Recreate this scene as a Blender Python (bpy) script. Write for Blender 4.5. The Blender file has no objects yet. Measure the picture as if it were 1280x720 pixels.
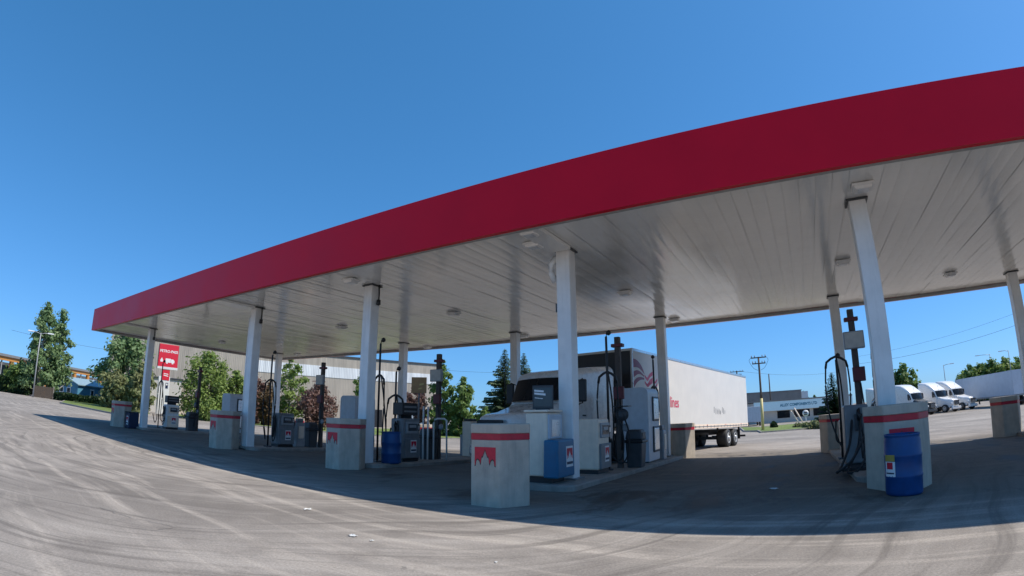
import bpy, bmesh, math, random
from mathutils import Vector, Matrix
random.seed(7)
C = bpy.context.scene.collection
PI = math.pi
R = math.radians

# ------------------------------------------------------------------ lens and terrain
CAM = Vector((28.016, -10.383, 1.504))
MR = Matrix(((0.8577415, -0.4977803, 0.1284300), (0.5140782, 0.8313931, -0.2109720), (-0.0017581, 0.2469825, 0.9690183)))  # right, forward, up
FPX, K3 = 650.42, 0.060

def ease(t, a, b):
    t = max(0., min(1., (t-a)/(b-a)))
    return t*t*(3-2*t)

def h(x, y):
    yy = max(0., y)
    yy = yy if yy < 28 else 28+8*(1-math.exp(-(yy-28)/8))
    z = .08-.0257*yy
    if x < -9: z += 1.0*(1-math.exp(-(-9-x)/50))
    return z

def ray(u, v):
    x, y = u-640., 360.-v
    r = math.hypot(x, y)+1e-9
    th = r/FPX
    for _ in range(25): th = r/FPX-K3*th**3
    return MR @ Vector((math.sin(th)*x/r, math.cos(th), math.sin(th)*y/r))

def gp(u, v):                       # where a sight line meets the terrain
    d = ray(u, v)
    a, b = 0., 600.
    for _ in range(60):
        m = (a+b)/2
        p = CAM+d*m
        if p.z > h(p.x, p.y): a = m
        else: b = m
    return CAM+d*a

def at(u, v, D):                    # a point at horizontal distance D
    d = ray(u, v)
    return CAM+d*(D/math.hypot(d.x, d.y))

def base(u, v, D):
    p = at(u, v, D)
    return Vector((p.x, p.y, h(p.x, p.y)))

def onz(u, v, z):
    d = ray(u, v)
    return CAM+d*((z-CAM.z)/d.z)

# ------------------------------------------------------------------ materials
def nodes(name):
    m = bpy.data.materials.new(name)
    m.use_nodes = True
    nt = m.node_tree
    return m, nt, nt.nodes, nt.links, nt.nodes['Principled BSDF']

def rgb(c): return (c[0], c[1], c[2], 1)

def mat(name, col, rough=.6, metal=0., var=.12, scale=6., bump=0., bscale=40., dirt=0., dirtcol=(.09, .08, .07), coat=0., spec=.5, trans=0.):
    m, nt, N, L, P = nodes(name)
    tc = N.new('ShaderNodeTexCoord')
    n = N.new('ShaderNodeTexNoise'); n.inputs['Scale'].default_value = scale; n.inputs['Detail'].default_value = 6
    L.new(tc.outputs['Object'], n.inputs['Vector'])
    mp = N.new('ShaderNodeMapRange'); mp.inputs[1].default_value = .3; mp.inputs[2].default_value = .7
    mp.inputs[3].default_value = 1-var; mp.inputs[4].default_value = 1+var
    L.new(n.outputs[0], mp.inputs[0])
    vm = N.new('ShaderNodeVectorMath'); vm.operation = 'SCALE'; vm.inputs[0].default_value = col
    L.new(mp.outputs[0], vm.inputs['Scale'])
    out = vm.outputs[0]
    if dirt > 0:
        mpg = N.new('ShaderNodeMapping'); mpg.inputs['Scale'].default_value = (7, 7, .9)
        L.new(tc.outputs['Object'], mpg.inputs[0])
        n2 = N.new('ShaderNodeTexNoise'); n2.inputs['Scale'].default_value = 1.; n2.inputs['Detail'].default_value = 8; n2.inputs['Roughness'].default_value = .65
        L.new(mpg.outputs[0], n2.inputs['Vector'])
        mr = N.new('ShaderNodeMapRange'); mr.inputs[1].default_value = .48; mr.inputs[2].default_value = .78
        mr.inputs[3].default_value = 0; mr.inputs[4].default_value = dirt
        L.new(n2.outputs[0], mr.inputs[0])
        mx = N.new('ShaderNodeMix'); mx.data_type = 'RGBA'
        L.new(mr.outputs[0], mx.inputs[0]); L.new(out, mx.inputs[6]); mx.inputs[7].default_value = rgb(dirtcol)
        out = mx.outputs[2]
    L.new(out, P.inputs['Base Color'])
    rr = N.new('ShaderNodeMapRange'); rr.inputs[3].default_value = max(.02, rough-.1); rr.inputs[4].default_value = min(1, rough+.1)
    L.new(n.outputs[0], rr.inputs[0]); L.new(rr.outputs[0], P.inputs['Roughness'])
    P.inputs['Metallic'].default_value = metal
    P.inputs['Coat Weight'].default_value = coat
    P.inputs['Coat Roughness'].default_value = .08
    P.inputs['Specular IOR Level'].default_value = spec
    P.inputs['Transmission Weight'].default_value = trans
    if bump > 0:
        nb = N.new('ShaderNodeTexNoise'); nb.inputs['Scale'].default_value = bscale; nb.inputs['Detail'].default_value = 5
        L.new(tc.outputs['Object'], nb.inputs['Vector'])
        b = N.new('ShaderNodeBump'); b.inputs['Strength'].default_value = bump; b.inputs['Distance'].default_value = .02
        L.new(nb.outputs[0], b.inputs['Height']); L.new(b.outputs[0], P.inputs['Normal'])
    return m

def leafmat(name, c1, c2, scale=.6):
    m, nt, N, L, P = nodes(name)
    tc = N.new('ShaderNodeTexCoord')
    n = N.new('ShaderNodeTexNoise'); n.inputs['Scale'].default_value = scale; n.inputs['Detail'].default_value = 3
    L.new(tc.outputs['Object'], n.inputs['Vector'])
    n2 = N.new('ShaderNodeTexNoise'); n2.inputs['Scale'].default_value = 9; n2.inputs['Detail'].default_value = 2
    L.new(tc.outputs['Object'], n2.inputs['Vector'])
    ad = N.new('ShaderNodeMath'); ad.operation = 'ADD'; L.new(n.outputs[0], ad.inputs[0]); L.new(n2.outputs[0], ad.inputs[1])
    r = N.new('ShaderNodeMapRange'); r.inputs[1].default_value = .75; r.inputs[2].default_value = 1.25
    L.new(ad.outputs[0], r.inputs[0])
    mx = N.new('ShaderNodeMix'); mx.data_type = 'RGBA'
    mx.inputs[6].default_value = rgb(c1); mx.inputs[7].default_value = rgb(c2)
    L.new(r.outputs[0], mx.inputs[0]); L.new(mx.outputs[2], P.inputs['Base Color'])
    P.inputs['Roughness'].default_value = .55
    P.inputs['Specular IOR Level'].default_value = .3
    tr = N.new('ShaderNodeBsdfTranslucent'); L.new(mx.outputs[2], tr.inputs[0])
    ms = N.new('ShaderNodeMixShader'); ms.inputs[0].default_value = .42
    L.new(P.outputs[0], ms.inputs[1]); L.new(tr.outputs[0], ms.inputs[2])
    L.new(ms.outputs[0], N['Material Output'].inputs[0])
    return m

def ground_mat():
    m, nt, N, L, P = nodes('worn_asphalt')
    tc = N.new('ShaderNodeTexCoord'); V = tc.outputs['Object']
    def noise(vec, sc, det=5, rough=.55):
        n = N.new('ShaderNodeTexNoise'); n.inputs['Scale'].default_value = sc; n.inputs['Detail'].default_value = det
        n.inputs['Roughness'].default_value = rough
        L.new(vec, n.inputs['Vector']); return n.outputs[0]
    def rng(s, a, b, c=0., d=1.):
        r = N.new('ShaderNodeMapRange'); r.inputs[1].default_value = a; r.inputs[2].default_value = b
        r.inputs[3].default_value = c; r.inputs[4].default_value = d; L.new(s, r.inputs[0]); return r.outputs[0]
    def mth(op, a, b=None):
        k = N.new('ShaderNodeMath'); k.operation = op
        for i, s in enumerate((a, b)):
            if s is None: continue
            if isinstance(s, (int, float)): k.inputs[i].default_value = s
            else: L.new(s, k.inputs[i])
        return k.outputs[0]
    def mix(f, a, b):
        k = N.new('ShaderNodeMix'); k.data_type = 'RGBA'
        if isinstance(f, (int, float)): k.inputs[0].default_value = f
        else: L.new(f, k.inputs[0])
        for i, s in ((6, a), (7, b)):
            if isinstance(s, tuple): k.inputs[i].default_value = rgb(s)
            else: L.new(s, k.inputs[i])
        return k.outputs[2]
    sp = N.new('ShaderNodeSeparateXYZ'); L.new(V, sp.inputs[0])
    X, Y = sp.outputs[0], sp.outputs[1]
    # wheel paths: arcs about the point the lorries turn round
    wob = mth('MULTIPLY', mth('SUBTRACT', noise(V, .12, 2), .5), 3.0)
    dx = mth('SUBTRACT', X, 12.); dy = mth('SUBTRACT', Y, 5.)
    r = mth('ADD', mth('SQRT', mth('ADD', mth('MULTIPLY', dx, dx), mth('MULTIPLY', dy, dy))), wob)
    an = mth('ARCTAN2', dy, dx)
    cb = N.new('ShaderNodeCombineXYZ'); L.new(mth('MULTIPLY', r, 2.1), cb.inputs[0]); L.new(mth('MULTIPLY', an, 1.9), cb.inputs[1])
    tr = noise(cb.outputs[0], 1.0, 7, .6)
    cb2 = N.new('ShaderNodeCombineXYZ'); L.new(mth('MULTIPLY', r, 5.2), cb2.inputs[0]); L.new(mth('MULTIPLY', an, 3.6), cb2.inputs[1])
    tr2 = noise(cb2.outputs[0], 1.0, 6, .6)
    cb3 = N.new('ShaderNodeCombineXYZ'); L.new(mth('MULTIPLY', mth('ADD', Y, mth('MULTIPLY', wob, .5)), 3.2), cb3.inputs[0]); L.new(mth('MULTIPLY', X, .13), cb3.inputs[1])
    tr3 = noise(cb3.outputs[0], 1.0, 6, .6)
    big = noise(V, .17, 5, .6); mid = noise(V, 1.3, 6, .65); fine = noise(V, 38., 4, .7); gr = noise(V, 150., 2, .6)
    col = mix(rng(big, .35, .68), (.19, .168, .146), (.33, .294, .257))
    col = mix(rng(tr, .5, .68, 0, .42), col, (.465, .42, .37))
    col = mix(rng(tr3, .5, .66, 0, .75), col, (.435, .384, .328))
    col = mix(rng(tr2, .52, .64, 0, .62), col, (.13, .114, .099))
    col = mix(rng(mid, .5, .72, 0, .6), col, (.155, .136, .118))
    # chalky scuffs
    sc = mth('MULTIPLY', rng(tr2, .28, .36, 1, 0), rng(noise(V, .8, 4), .5, .62))
    col = mix(mth('MULTIPLY', sc, rng(fine, .45, .6)), col, (.58, .53, .47))
    # the fuelling lanes: oil-soaked and rubbered, with canopy shade also painted into the darker colour
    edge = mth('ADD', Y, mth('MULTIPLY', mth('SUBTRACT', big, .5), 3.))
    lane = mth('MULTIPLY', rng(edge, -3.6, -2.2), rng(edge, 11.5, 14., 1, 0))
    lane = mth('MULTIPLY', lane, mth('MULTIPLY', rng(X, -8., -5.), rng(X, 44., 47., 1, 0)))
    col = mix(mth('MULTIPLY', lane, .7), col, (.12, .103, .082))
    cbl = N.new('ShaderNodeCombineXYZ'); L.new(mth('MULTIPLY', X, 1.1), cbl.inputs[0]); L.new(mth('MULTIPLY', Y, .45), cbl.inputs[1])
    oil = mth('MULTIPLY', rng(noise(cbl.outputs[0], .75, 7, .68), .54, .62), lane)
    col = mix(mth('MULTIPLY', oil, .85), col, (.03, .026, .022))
    # drips and spots outside
    spots = rng(noise(V, 1.6, 6, .72), .68, .75, 0, .7)
    col = mix(spots, col, (.07, .066, .062))
    # hairline cracks and tar seams
    vo = N.new('ShaderNodeTexVoronoi'); vo.feature = 'DISTANCE_TO_EDGE'; vo.inputs['Scale'].default_value = .21
    wv = N.new('ShaderNodeVectorMath'); wv.operation = 'ADD'
    nc = N.new('ShaderNodeTexNoise'); nc.inputs['Scale'].default_value = .9; nc.inputs['Detail'].default_value = 7
    L.new(V, nc.inputs['Vector']); L.new(V, wv.inputs[0]); L.new(nc.outputs[1], wv.inputs[1]); L.new(wv.outputs[0], vo.inputs['Vector'])
    cr = mth('MULTIPLY', rng(vo.outputs[0], .0, .0045, 1, 0), rng(noise(V, .35, 3), .56, .62))
    col = mix(mth('MULTIPLY', cr, .45), col, (.06, .058, .055))
    agg = rng(mth('ADD', fine, mth('MULTIPLY', gr, .6)), .55, 1.05, .7, 1.28)
    sv = N.new('ShaderNodeVectorMath'); sv.operation = 'SCALE'; L.new(col, sv.inputs[0]); L.new(agg, sv.inputs['Scale'])
    L.new(sv.outputs[0], P.inputs['Base Color'])
    L.new(mth('SUBTRACT', .9, mth('MULTIPLY', oil, .3)), P.inputs['Roughness'])
    P.inputs['Specular IOR Level'].default_value = .3
    b = N.new('ShaderNodeBump'); b.inputs['Strength'].default_value = .5; b.inputs['Distance'].default_value = .012
    L.new(mth('ADD', mth('ADD', fine, mth('MULTIPLY', gr, .5)), mth('MULTIPLY', cr, -1.5)), b.inputs['Height'])
    L.new(b.outputs[0], P.inputs['Normal'])
    return m

def grass_mat():
    m, nt, N, L, P = nodes('grass')
    tc = N.new('ShaderNodeTexCoord')
    n = N.new('ShaderNodeTexNoise'); n.inputs['Scale'].default_value = .35; n.inputs['Detail'].default_value = 9; n.inputs['Roughness'].default_value = .7
    L.new(tc.outputs['Object'], n.inputs['Vector'])
    r = N.new('ShaderNodeValToRGB')
    r.color_ramp.elements[0].position = .3; r.color_ramp.elements[0].color = (.085, .14, .025, 1)
    r.color_ramp.elements[1].position = .72; r.color_ramp.elements[1].color = (.23, .28, .07, 1)
    L.new(n.outputs[0], r.inputs[0]); L.new(r.outputs[0], P.inputs['Base Color'])
    P.inputs['Roughness'].default_value = .9
    b = N.new('ShaderNodeBump'); b.inputs['Strength'].default_value = 1; b.inputs['Distance'].default_value = .1
    n2 = N.new('ShaderNodeTexNoise'); n2.inputs['Scale'].default_value = 14
    L.new(tc.outputs['Object'], n2.inputs['Vector']); L.new(n2.outputs[0], b.inputs['Height']); L.new(b.outputs[0], P.inputs['Normal'])
    return m

def cladding_mat(name, c1, pitch=3.2, amt=.5):
    m, nt, N, L, P = nodes(name)
    tc = N.new('ShaderNodeTexCoord')
    w = N.new('ShaderNodeTexWave'); w.bands_direction = 'X'; w.inputs['Scale'].default_value = pitch; w.inputs['Distortion'].default_value = 0
    L.new(tc.outputs['Object'], w.inputs['Vector'])
    mpg = N.new('ShaderNodeMapping'); mpg.inputs['Scale'].default_value = (1.6, 1.6, .25); L.new(tc.outputs['Object'], mpg.inputs[0])
    n = N.new('ShaderNodeTexNoise'); n.inputs['Scale'].default_value = 1; n.inputs['Detail'].default_value = 6
    L.new(mpg.outputs[0], n.inputs['Vector'])
    r = N.new('ShaderNodeMapRange'); r.inputs[1].default_value = .3; r.inputs[2].default_value = .7; r.inputs[3].default_value = .8; r.inputs[4].default_value = 1.15
    L.new(n.outputs[0], r.inputs[0])
    vm = N.new('ShaderNodeVectorMath'); vm.operation = 'SCALE'; vm.inputs[0].default_value = c1
    L.new(r.outputs[0], vm.inputs['Scale']); L.new(vm.outputs[0], P.inputs['Base Color'])
    b = N.new('ShaderNodeBump'); b.inputs['Strength'].default_value = amt; b.inputs['Distance'].default_value = .06
    L.new(w.outputs[0], b.inputs['Height']); L.new(b.outputs[0], P.inputs['Normal'])
    P.inputs['Roughness'].default_value = .6
    return m

M = dict(
    white_paint=mat('white_paint', (.84, .82, .79), .38, var=.06, dirt=.22, dirtcol=(.3, .29, .27), scale=3),
    soffit=mat('soffit_metal', (.88, .86, .815), .18, var=.035, scale=1.2, dirt=.1, dirtcol=(.5, .49, .45), spec=.6),
    fascia=mat('red_fascia', (.64, .0025, .022), .42, var=.05, scale=.8, spec=.2),
    trim=mat('grey_trim', (.34, .34, .33), .5),
    roof=mat('roof_gravel', (.3, .3, .29), .9),
    concrete=mat('cast_concrete', (.5, .43, .345), .85, var=.14, scale=4, bump=.35, bscale=60, dirt=.45, dirtcol=(.2, .195, .185)),
    kerb=mat('kerb_concrete', (.3, .27, .235), .9, var=.2, scale=2.5, bump=.5, bscale=35, dirt=.3),
    red=mat('red_band', (.5, .012, .03), .45, var=.15, scale=9, dirt=.15),
    red_emblem=mat('red_emblem', (.62, .012, .035), .5, var=.12, scale=20),
    maroon=mat('dark_red_box', (.12, .015, .02), .5),
    black=mat('black_plastic', (.018, .018, .02), .45),
    rubber=mat('black_rubber', (.02, .02, .021), .7),
    darkgrey=mat('dark_grey_plastic', (.045, .05, .056), .5, var=.2, dirt=.25, dirtcol=(.12, .12, .12)),
    grey=mat('grey_panel', (.2, .205, .21), .45, var=.12, dirt=.35, dirtcol=(.09, .09, .09)),
    midgrey=mat('steel_grey', (.32, .33, .34), .4, var=.1, dirt=.3, dirtcol=(.13, .13, .13)),
    paleblue=mat('pale_blue_panel', (.5, .55, .6), .4, var=.07, dirt=.25, dirtcol=(.25, .26, .27)),
    cream=mat('off_white_panel', (.88, .71, .55), .45, var=.06, dirt=.25, dirtcol=(.33, .3, .27)),
    blue=mat('blue_plastic', (.002, .055, .19), .45, var=.15, dirt=.1, dirtcol=(.05, .07, .12)),
    blue2=mat('blue_dispenser', (.004, .14, .27), .4, var=.1, dirt=.2, dirtcol=(.06, .09, .14)),
    navy=mat('navy_plastic', (.01, .02, .06), .45),
    sticker=mat('white_sticker', (.78, .78, .77), .4, var=.03),
    screen=mat('display_glass', (.05, .06, .07), .12, var=.1),
    glass=mat('dark_glass', (.012, .014, .017), .05, var=.05, spec=.25),
    chrome=mat('brushed_aluminium', (.6, .61, .62), .3, metal=.9, var=.1, scale=12),
    wood=mat('weathered_wood', (.1, .075, .055), .85, var=.3, scale=12, bump=.4),
    postbrown=mat('brown_post', (.075, .06, .052), .7, var=.25, scale=8),
    cardboard=mat('brown_board', (.42, .25, .12), .8, var=.15),
    yellow=mat('yellow_paint', (.62, .5, .2), .6, var=.12),
    yellow_label=mat('yellow_label', (.4, .3, .06), .6),
    truckwhite=mat('truck_paint', (.78, .765, .74), .28, var=.03, coat=.4, dirt=.05, dirtcol=(.4, .39, .37)),
    trailer=mat('trailer_skin', (.66, .635, .59), .4, var=.04, scale=1.5, dirt=.16, dirtcol=(.5, .48, .45)),
    trailergrey=mat('grey_trailer_skin', (.52, .56, .62), .4, var=.06, scale=1.5, dirt=.2, dirtcol=(.4, .4, .4)),
    burgundy=mat('burgundy_vinyl', (.24, .03, .065), .4, var=.05),
    pinkred=mat('red_vinyl', (.62, .04, .1), .4, var=.05),
    rim=mat('wheel_rim', (.5, .5, .49), .4, metal=.3, var=.15),
    bark=mat('bark', (.12, .1, .08), .9, var=.35, scale=5, bump=.6, bscale=18),
    palebark=mat('pale_bark', (.33, .31, .27), .85, var=.35, scale=4, bump=.4, bscale=18),
    orange=mat('orange_timber', (.5, .23, .06), .6, var=.12),
    bluewall=mat('blue_siding', (.08, .25, .38), .6, var=.08),
    teal=mat('teal_letters', (.01, .16, .24), .5),
    signteal=mat('teal_sign_band', (.7, .88, .88), .5, var=.05),
    signwhite=mat('white_render', (.66, .67, .67), .6, var=.06),
    taupe=cladding_mat('taupe_cladding', (.4, .35, .29), 1.1, .3),
    taupe2=mat('taupe_wall', (.25, .225, .2), .8, var=.1, scale=1),
    band=cladding_mat('white_cladding', (.72, .74, .75), 1.1, .5),
    beige=mat('beige_block', (.55, .51, .45), .8, var=.1),
    doorblue=mat('pale_blue_door', (.36, .43, .5), .5),
    leaf_bright=leafmat('leaf_bright', (0.12, 0.2, 0.04), (0.32, 0.4, 0.115)),
    leaf_mid=leafmat('leaf_mid', (0.085, 0.165, 0.04), (0.24, 0.33, 0.095)),
    leaf_blue=leafmat('leaf_blue', (0.1, 0.19, 0.075), (0.29, 0.39, 0.18)),
    leaf_dark=leafmat('leaf_dark', (.015, .04, .015), (.045, .085, .03)),
    leaf_purple=leafmat('leaf_purple', (0.1, 0.05, 0.046), (0.3, 0.18, 0.14)),
    leaf_olive=leafmat('leaf_olive', (0.14, 0.18, 0.065), (0.34, 0.34, 0.17)),
    leaf_rust=leafmat('leaf_rust', (.1, .06, .025), (.2, .13, .06)),
    needle=leafmat('needle', (0.05, 0.095, 0.045), (0.2, 0.25, 0.14)),
    paper=mat('paper', (.6, .6, .58), .8, var=.05),
    fence=mat('dark_fence', (.03, .035, .03), .8, var=.3),
    cabin_roof=mat('cabin_roof_metal', (.3, .42, .48), .45, metal=.2),
    lawn=grass_mat(),
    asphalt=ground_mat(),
    ice=mat('lit_lens', (.7, .72, .74), .2),
)

# ------------------------------------------------------------------ mesh builder
class MB:
    def __init__(s): s.v = []; s.f = []; s.sm = []
    def add(s, vs, fs, smooth=False):
        o = len(s.v); s.v += [tuple(p) for p in vs]
        s.f += [tuple(i+o for i in f) for f in fs]; s.sm += [smooth]*len(fs)
        return s
    def box(s, c, d, rz=0., taper=1.):
        x, y, z = d[0]/2, d[1]/2, d[2]/2
        ca, sa = math.cos(rz), math.sin(rz)
        vs = []
        for k, t in ((-1, 1.), (1, taper)):
            for a, b in ((-1, -1), (1, -1), (1, 1), (-1, 1)):
                px, py = a*x*t, b*y*t
                vs.append((c[0]+px*ca-py*sa, c[1]+px*sa+py*ca, c[2]+k*z))
        return s.add(vs, [(3, 2, 1, 0), (4, 5, 6, 7), (0, 1, 5, 4), (1, 2, 6, 5), (2, 3, 7, 6), (3, 0, 4, 7)])
    def prism(s, poly, z0, z1, scale=1.):
        n = len(poly)
        cx = sum(p[0] for p in poly)/n; cy = sum(p[1] for p in poly)/n
        vs = [(x, y, z0) for x, y in poly]+[(cx+(x-cx)*scale, cy+(y-cy)*scale, z1) for x, y in poly]
        return s.add(vs, [tuple(range(n-1, -1, -1)), tuple(range(n, 2*n))]+[(i, (i+1) % n, n+(i+1) % n, n+i) for i in range(n)])
    def lathe(s, prof, n=24, c=(0, 0, 0), axis='z'):
        vs = []; fs = []
        for r, z in prof:
            for i in range(n):
                a = 2*PI*i/n
                q = (r*math.cos(a), r*math.sin(a), z)
                if axis == 'x': q = (q[2], q[0], q[1])
                if axis == 'y': q = (q[0], q[2], q[1])
                vs.append((c[0]+q[0], c[1]+q[1], c[2]+q[2]))
        for j in range(len(prof)-1):
            for i in range(n):
                a, b = j*n+i, j*n+(i+1) % n
                fs.append((a, b, b+n, a+n))
        s.add(vs, fs, True)
        m = len(prof)
        o = len(s.v)-m*n
        s.f += [tuple(o+i for i in range(n-1, -1, -1)), tuple(o+(m-1)*n+i for i in range(n))]; s.sm += [False, False]
        return s
    def tube(s, pts, r, n=8, r1=None):
        pts = [Vector(p) for p in pts]; m = len(pts)
        vs = []; fs = []
        up = Vector((0, 0, 1))
        for k, p in enumerate(pts):
            t = (pts[min(k+1, m-1)]-pts[max(k-1, 0)]).normalized()
            a = t.cross(up)
            if a.length < .05: a = t.cross(Vector((1, 0, 0)))
            a.normalize(); b = t.cross(a)
            rr = r if r1 is None else r+(r1-r)*k/(m-1)
            for i in range(n):
                q = p+a*(rr*math.cos(2*PI*i/n))+b*(rr*math.sin(2*PI*i/n)); vs.append(q)
        for k in range(m-1):
            for i in range(n):
                a, b = k*n+i, k*n+(i+1) % n
                fs.append((a, b, b+n, a+n))
        fs += [tuple(range(n-1, -1, -1)), tuple((m-1)*n+i for i in range(n))]
        return s.add(vs, fs, True)
    def loft(s, rings, closed=True, smooth=True):
        n = len(rings[0]); vs = [p for r in rings for p in r]; fs = []
        for k in range(len(rings)-1):
            for i in range(n if closed else n-1):
                a, b = k*n+i, k*n+(i+1) % n
                fs.append((a, b, b+n, a+n))
        s.add(vs, fs, smooth)
        if closed:
            o = len(s.v)-len(vs)
            s.f += [tuple(o+i for i in range(n-1, -1, -1)), tuple(o+(len(rings)-1)*n+i for i in range(n))]; s.sm += [False, False]
        return s
    def build(s, name, m, parent=None, bevel=0., org=None, seg=2, weld=False):
        me = bpy.data.meshes.new(name)
        v = s.v if org is None else [(p[0]-org[0], p[1]-org[1], p[2]-org[2]) for p in s.v]
        me.from_pydata(v, [], s.f)
        me.polygons.foreach_set('use_smooth', s.sm)
        bm = bmesh.new(); bm.from_mesh(me)
        if weld:
            bmesh.ops.remove_doubles(bm, verts=bm.verts, dist=.0005)
            seen = {}
            for f in bm.faces: seen.setdefault(frozenset(v.index for v in f.verts), []).append(f)
            dead = [f for fs in seen.values() if len(fs) > 1 for f in fs]
            if dead: bmesh.ops.delete(bm, geom=dead, context='FACES_ONLY')
        bmesh.ops.recalc_face_normals(bm, faces=bm.faces)
        if bevel > 0:
            ed = [e for e in bm.edges if len(e.link_faces) == 2 and e.calc_face_angle(0) > .5]
            bmesh.ops.bevel(bm, geom=ed, offset=bevel, segments=seg, affect='EDGES', profile=.5, clamp_overlap=True)
        bm.to_mesh(me); bm.free()
        o = bpy.data.objects.new(name, me); C.objects.link(o)
        me.materials.append(M[m] if isinstance(m, str) else m)
        if parent is not None: o.parent = parent
        return o

def flat(polys, place, name, m, parent, org=None):
    """thin sheet polygons in (a, b) coordinates; place() turns (a, b, out) into a point; 4 mm thick"""
    mb = MB()
    for poly in polys:
        n = len(poly)
        vs = [place(a, b, .001) for a, b in poly]+[place(a, b, .005) for a, b in poly]
        mb.add(vs, [tuple(range(n, 2*n)), tuple(range(n-1, -1, -1))]+[(i, (i+1) % n, n+(i+1) % n, n+i) for i in range(n)])
    return mb.build(name, m, parent, org=org, weld=True)

def lettering(txt, size, place, name, m, parent, org=None, align='CENTER', bold=.0):
    cu = bpy.data.curves.new('lettering', 'FONT'); cu.body = txt; cu.size = size; cu.align_x = align; cu.offset = bold
    cu.resolution_u = 3
    ob = bpy.data.objects.new('tmp', cu); C.objects.link(ob)
    dg = bpy.context.evaluated_depsgraph_get()
    me = bpy.data.meshes.new_from_object(ob.evaluated_get(dg))
    vs = [place(v.co.x, v.co.y, .009) for v in me.vertices]; fs = [tuple(p.vertices) for p in me.polygons]
    bpy.data.objects.remove(ob); bpy.data.meshes.remove(me); bpy.data.curves.remove(cu)
    return MB().add(vs, fs).build(name, m, parent, org=org)

def tag(o, label, cat, group=None, kind=None):
    if label: o['label'] = label
    if cat: o['category'] = cat
    if group: o['group'] = group
    if kind: o['kind'] = kind
    return o

def thing(name, label, cat, loc=(0, 0, 0), rz=0., group=None, rx=0.):
    o = bpy.data.objects.new(name, None); C.objects.link(o)
    o.empty_display_size = .3
    o.location = loc; o.rotation_euler = (rx, 0, rz)
    return tag(o, label, cat, group)

def copy_tree(o, loc, rz=0., label=None, rx=None):
    def rec(x, par):
        c = x.copy(); C.objects.link(c)
        if par is not None: c.parent = par
        for ch in x.children: rec(ch, c)
        return c
    c = rec(o, None)
    c.location = loc; c.rotation_euler = (o.rotation_euler.x if rx is None else rx, 0, rz)
    if label: c['label'] = label
    return c

def structure(o): o['kind'] = 'structure'; return o

# ------------------------------------------------------------------ ground
def axis(lo, hi, fine_lo, fine_hi, fs, growth=1.35):
    a = []; x = fine_lo
    while x <= fine_hi: a.append(x); x += fs
    st = fs
    x = a[-1]
    while x < hi: st *= growth; x += st; a.append(x)
    st = fs; x = a[0]
    while x > lo: st *= growth; x -= st; a.insert(0, x)
    return a

def sheet(xs, ys, dz, name, m):
    vs = [(x, y, h(x, y)+dz) for y in ys for x in xs]; n = len(xs)
    fs = [(j*n+i, j*n+i+1, (j+1)*n+i+1, (j+1)*n+i) for j in range(len(ys)-1) for i in range(n-1)]
    return structure(MB().add(vs, fs, True).build(name, m))
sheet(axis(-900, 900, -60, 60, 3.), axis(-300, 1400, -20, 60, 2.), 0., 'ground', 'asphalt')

def lawn(name, poly, kerb=True):
    """a lawn following the terrain: triangulated grid inside a polygon, with a concrete kerb round it"""
    mb = MB()
    P = []
    n = len(poly)
    for i in range(n):
        a, b = Vector(poly[i]), Vector(poly[(i+1) % n])
        k = max(2, int((b-a).length/3))
        for t in range(k): P.append(a+(b-a)*(t/k))
    cx = sum(p.x for p in P)/len(P); cy = sum(p.y for p in P)/len(P)
    rings = []
    for f in (1, .75, .5, .25, .05):
        rings.append([(cx+(p.x-cx)*f, cy+(p.y-cy)*f, h(cx+(p.x-cx)*f, cy+(p.y-cy)*f)+.13+.1*(1-f)) for p in P])
    vs = [q for r in rings for q in r]; m = len(P)
    fs = [(k*m+i, k*m+(i+1) % m, (k+1)*m+(i+1) % m, (k+1)*m+i) for k in range(4) for i in range(m)]
    fs.append(tuple(4*m+i for i in range(m)))
    structure(mb.add(vs, fs, True).build(name, 'lawn'))
    kb = MB(); rr = []
    for k, p in enumerate(P):
        t = (P[(k+1) % m]-P[k-1]).normalized(); nn = Vector((t.y, -t.x))
        if nn.dot(Vector((p.x-cx, p.y-cy))) < 0: nn = -nn
        z = h(p.x, p.y)
        rr.append([(p.x, p.y, z-.1), (p.x, p.y, z+.15), (p.x+nn.x*.16, p.y+nn.y*.16, z+.15), (p.x+nn.x*.2, p.y+nn.y*.2, z-.1)])
    rr.append(rr[0])
    kb.loft([list(r) for r in rr], closed=True, smooth=False)
    structure(kb.build(name+'_kerb', 'kerb'))

xy = lambda p: (p.x, p.y)
lawn('lawn', [xy(gp(1056, 531)), xy(gp(1000, 537.)), xy(gp(952, 541)), xy(gp(947, 538.5)), xy(gp(952, 534.5)), xy(base(1000, 520, 78)), xy(base(1075, 520, 82))])
lawn('far_lawn', [xy(base(930, 520, 62)), xy(base(966, 520, 58)), xy(base(975, 520, 68)), xy(base(925, 520, 76))])
lawn('verge', [xy(gp(80, 503.5)), xy(gp(143, 517)), xy(base(190, 517, 62)), xy(base(180, 510, 86)), xy(base(110, 505, 100)), xy(base(88, 503, 98))])
lawn('warehouse_lawn', [xy(base(205, 520, 70)), xy(base(300, 530, 60)), xy(base(420, 540, 57)), xy(base(560, 545, 56)), xy(base(640, 548, 58)), xy(base(655, 548, 76)), xy(base(560, 540, 86)), xy(base(420, 540, 80)), xy(base(205, 520, 80))])

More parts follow.
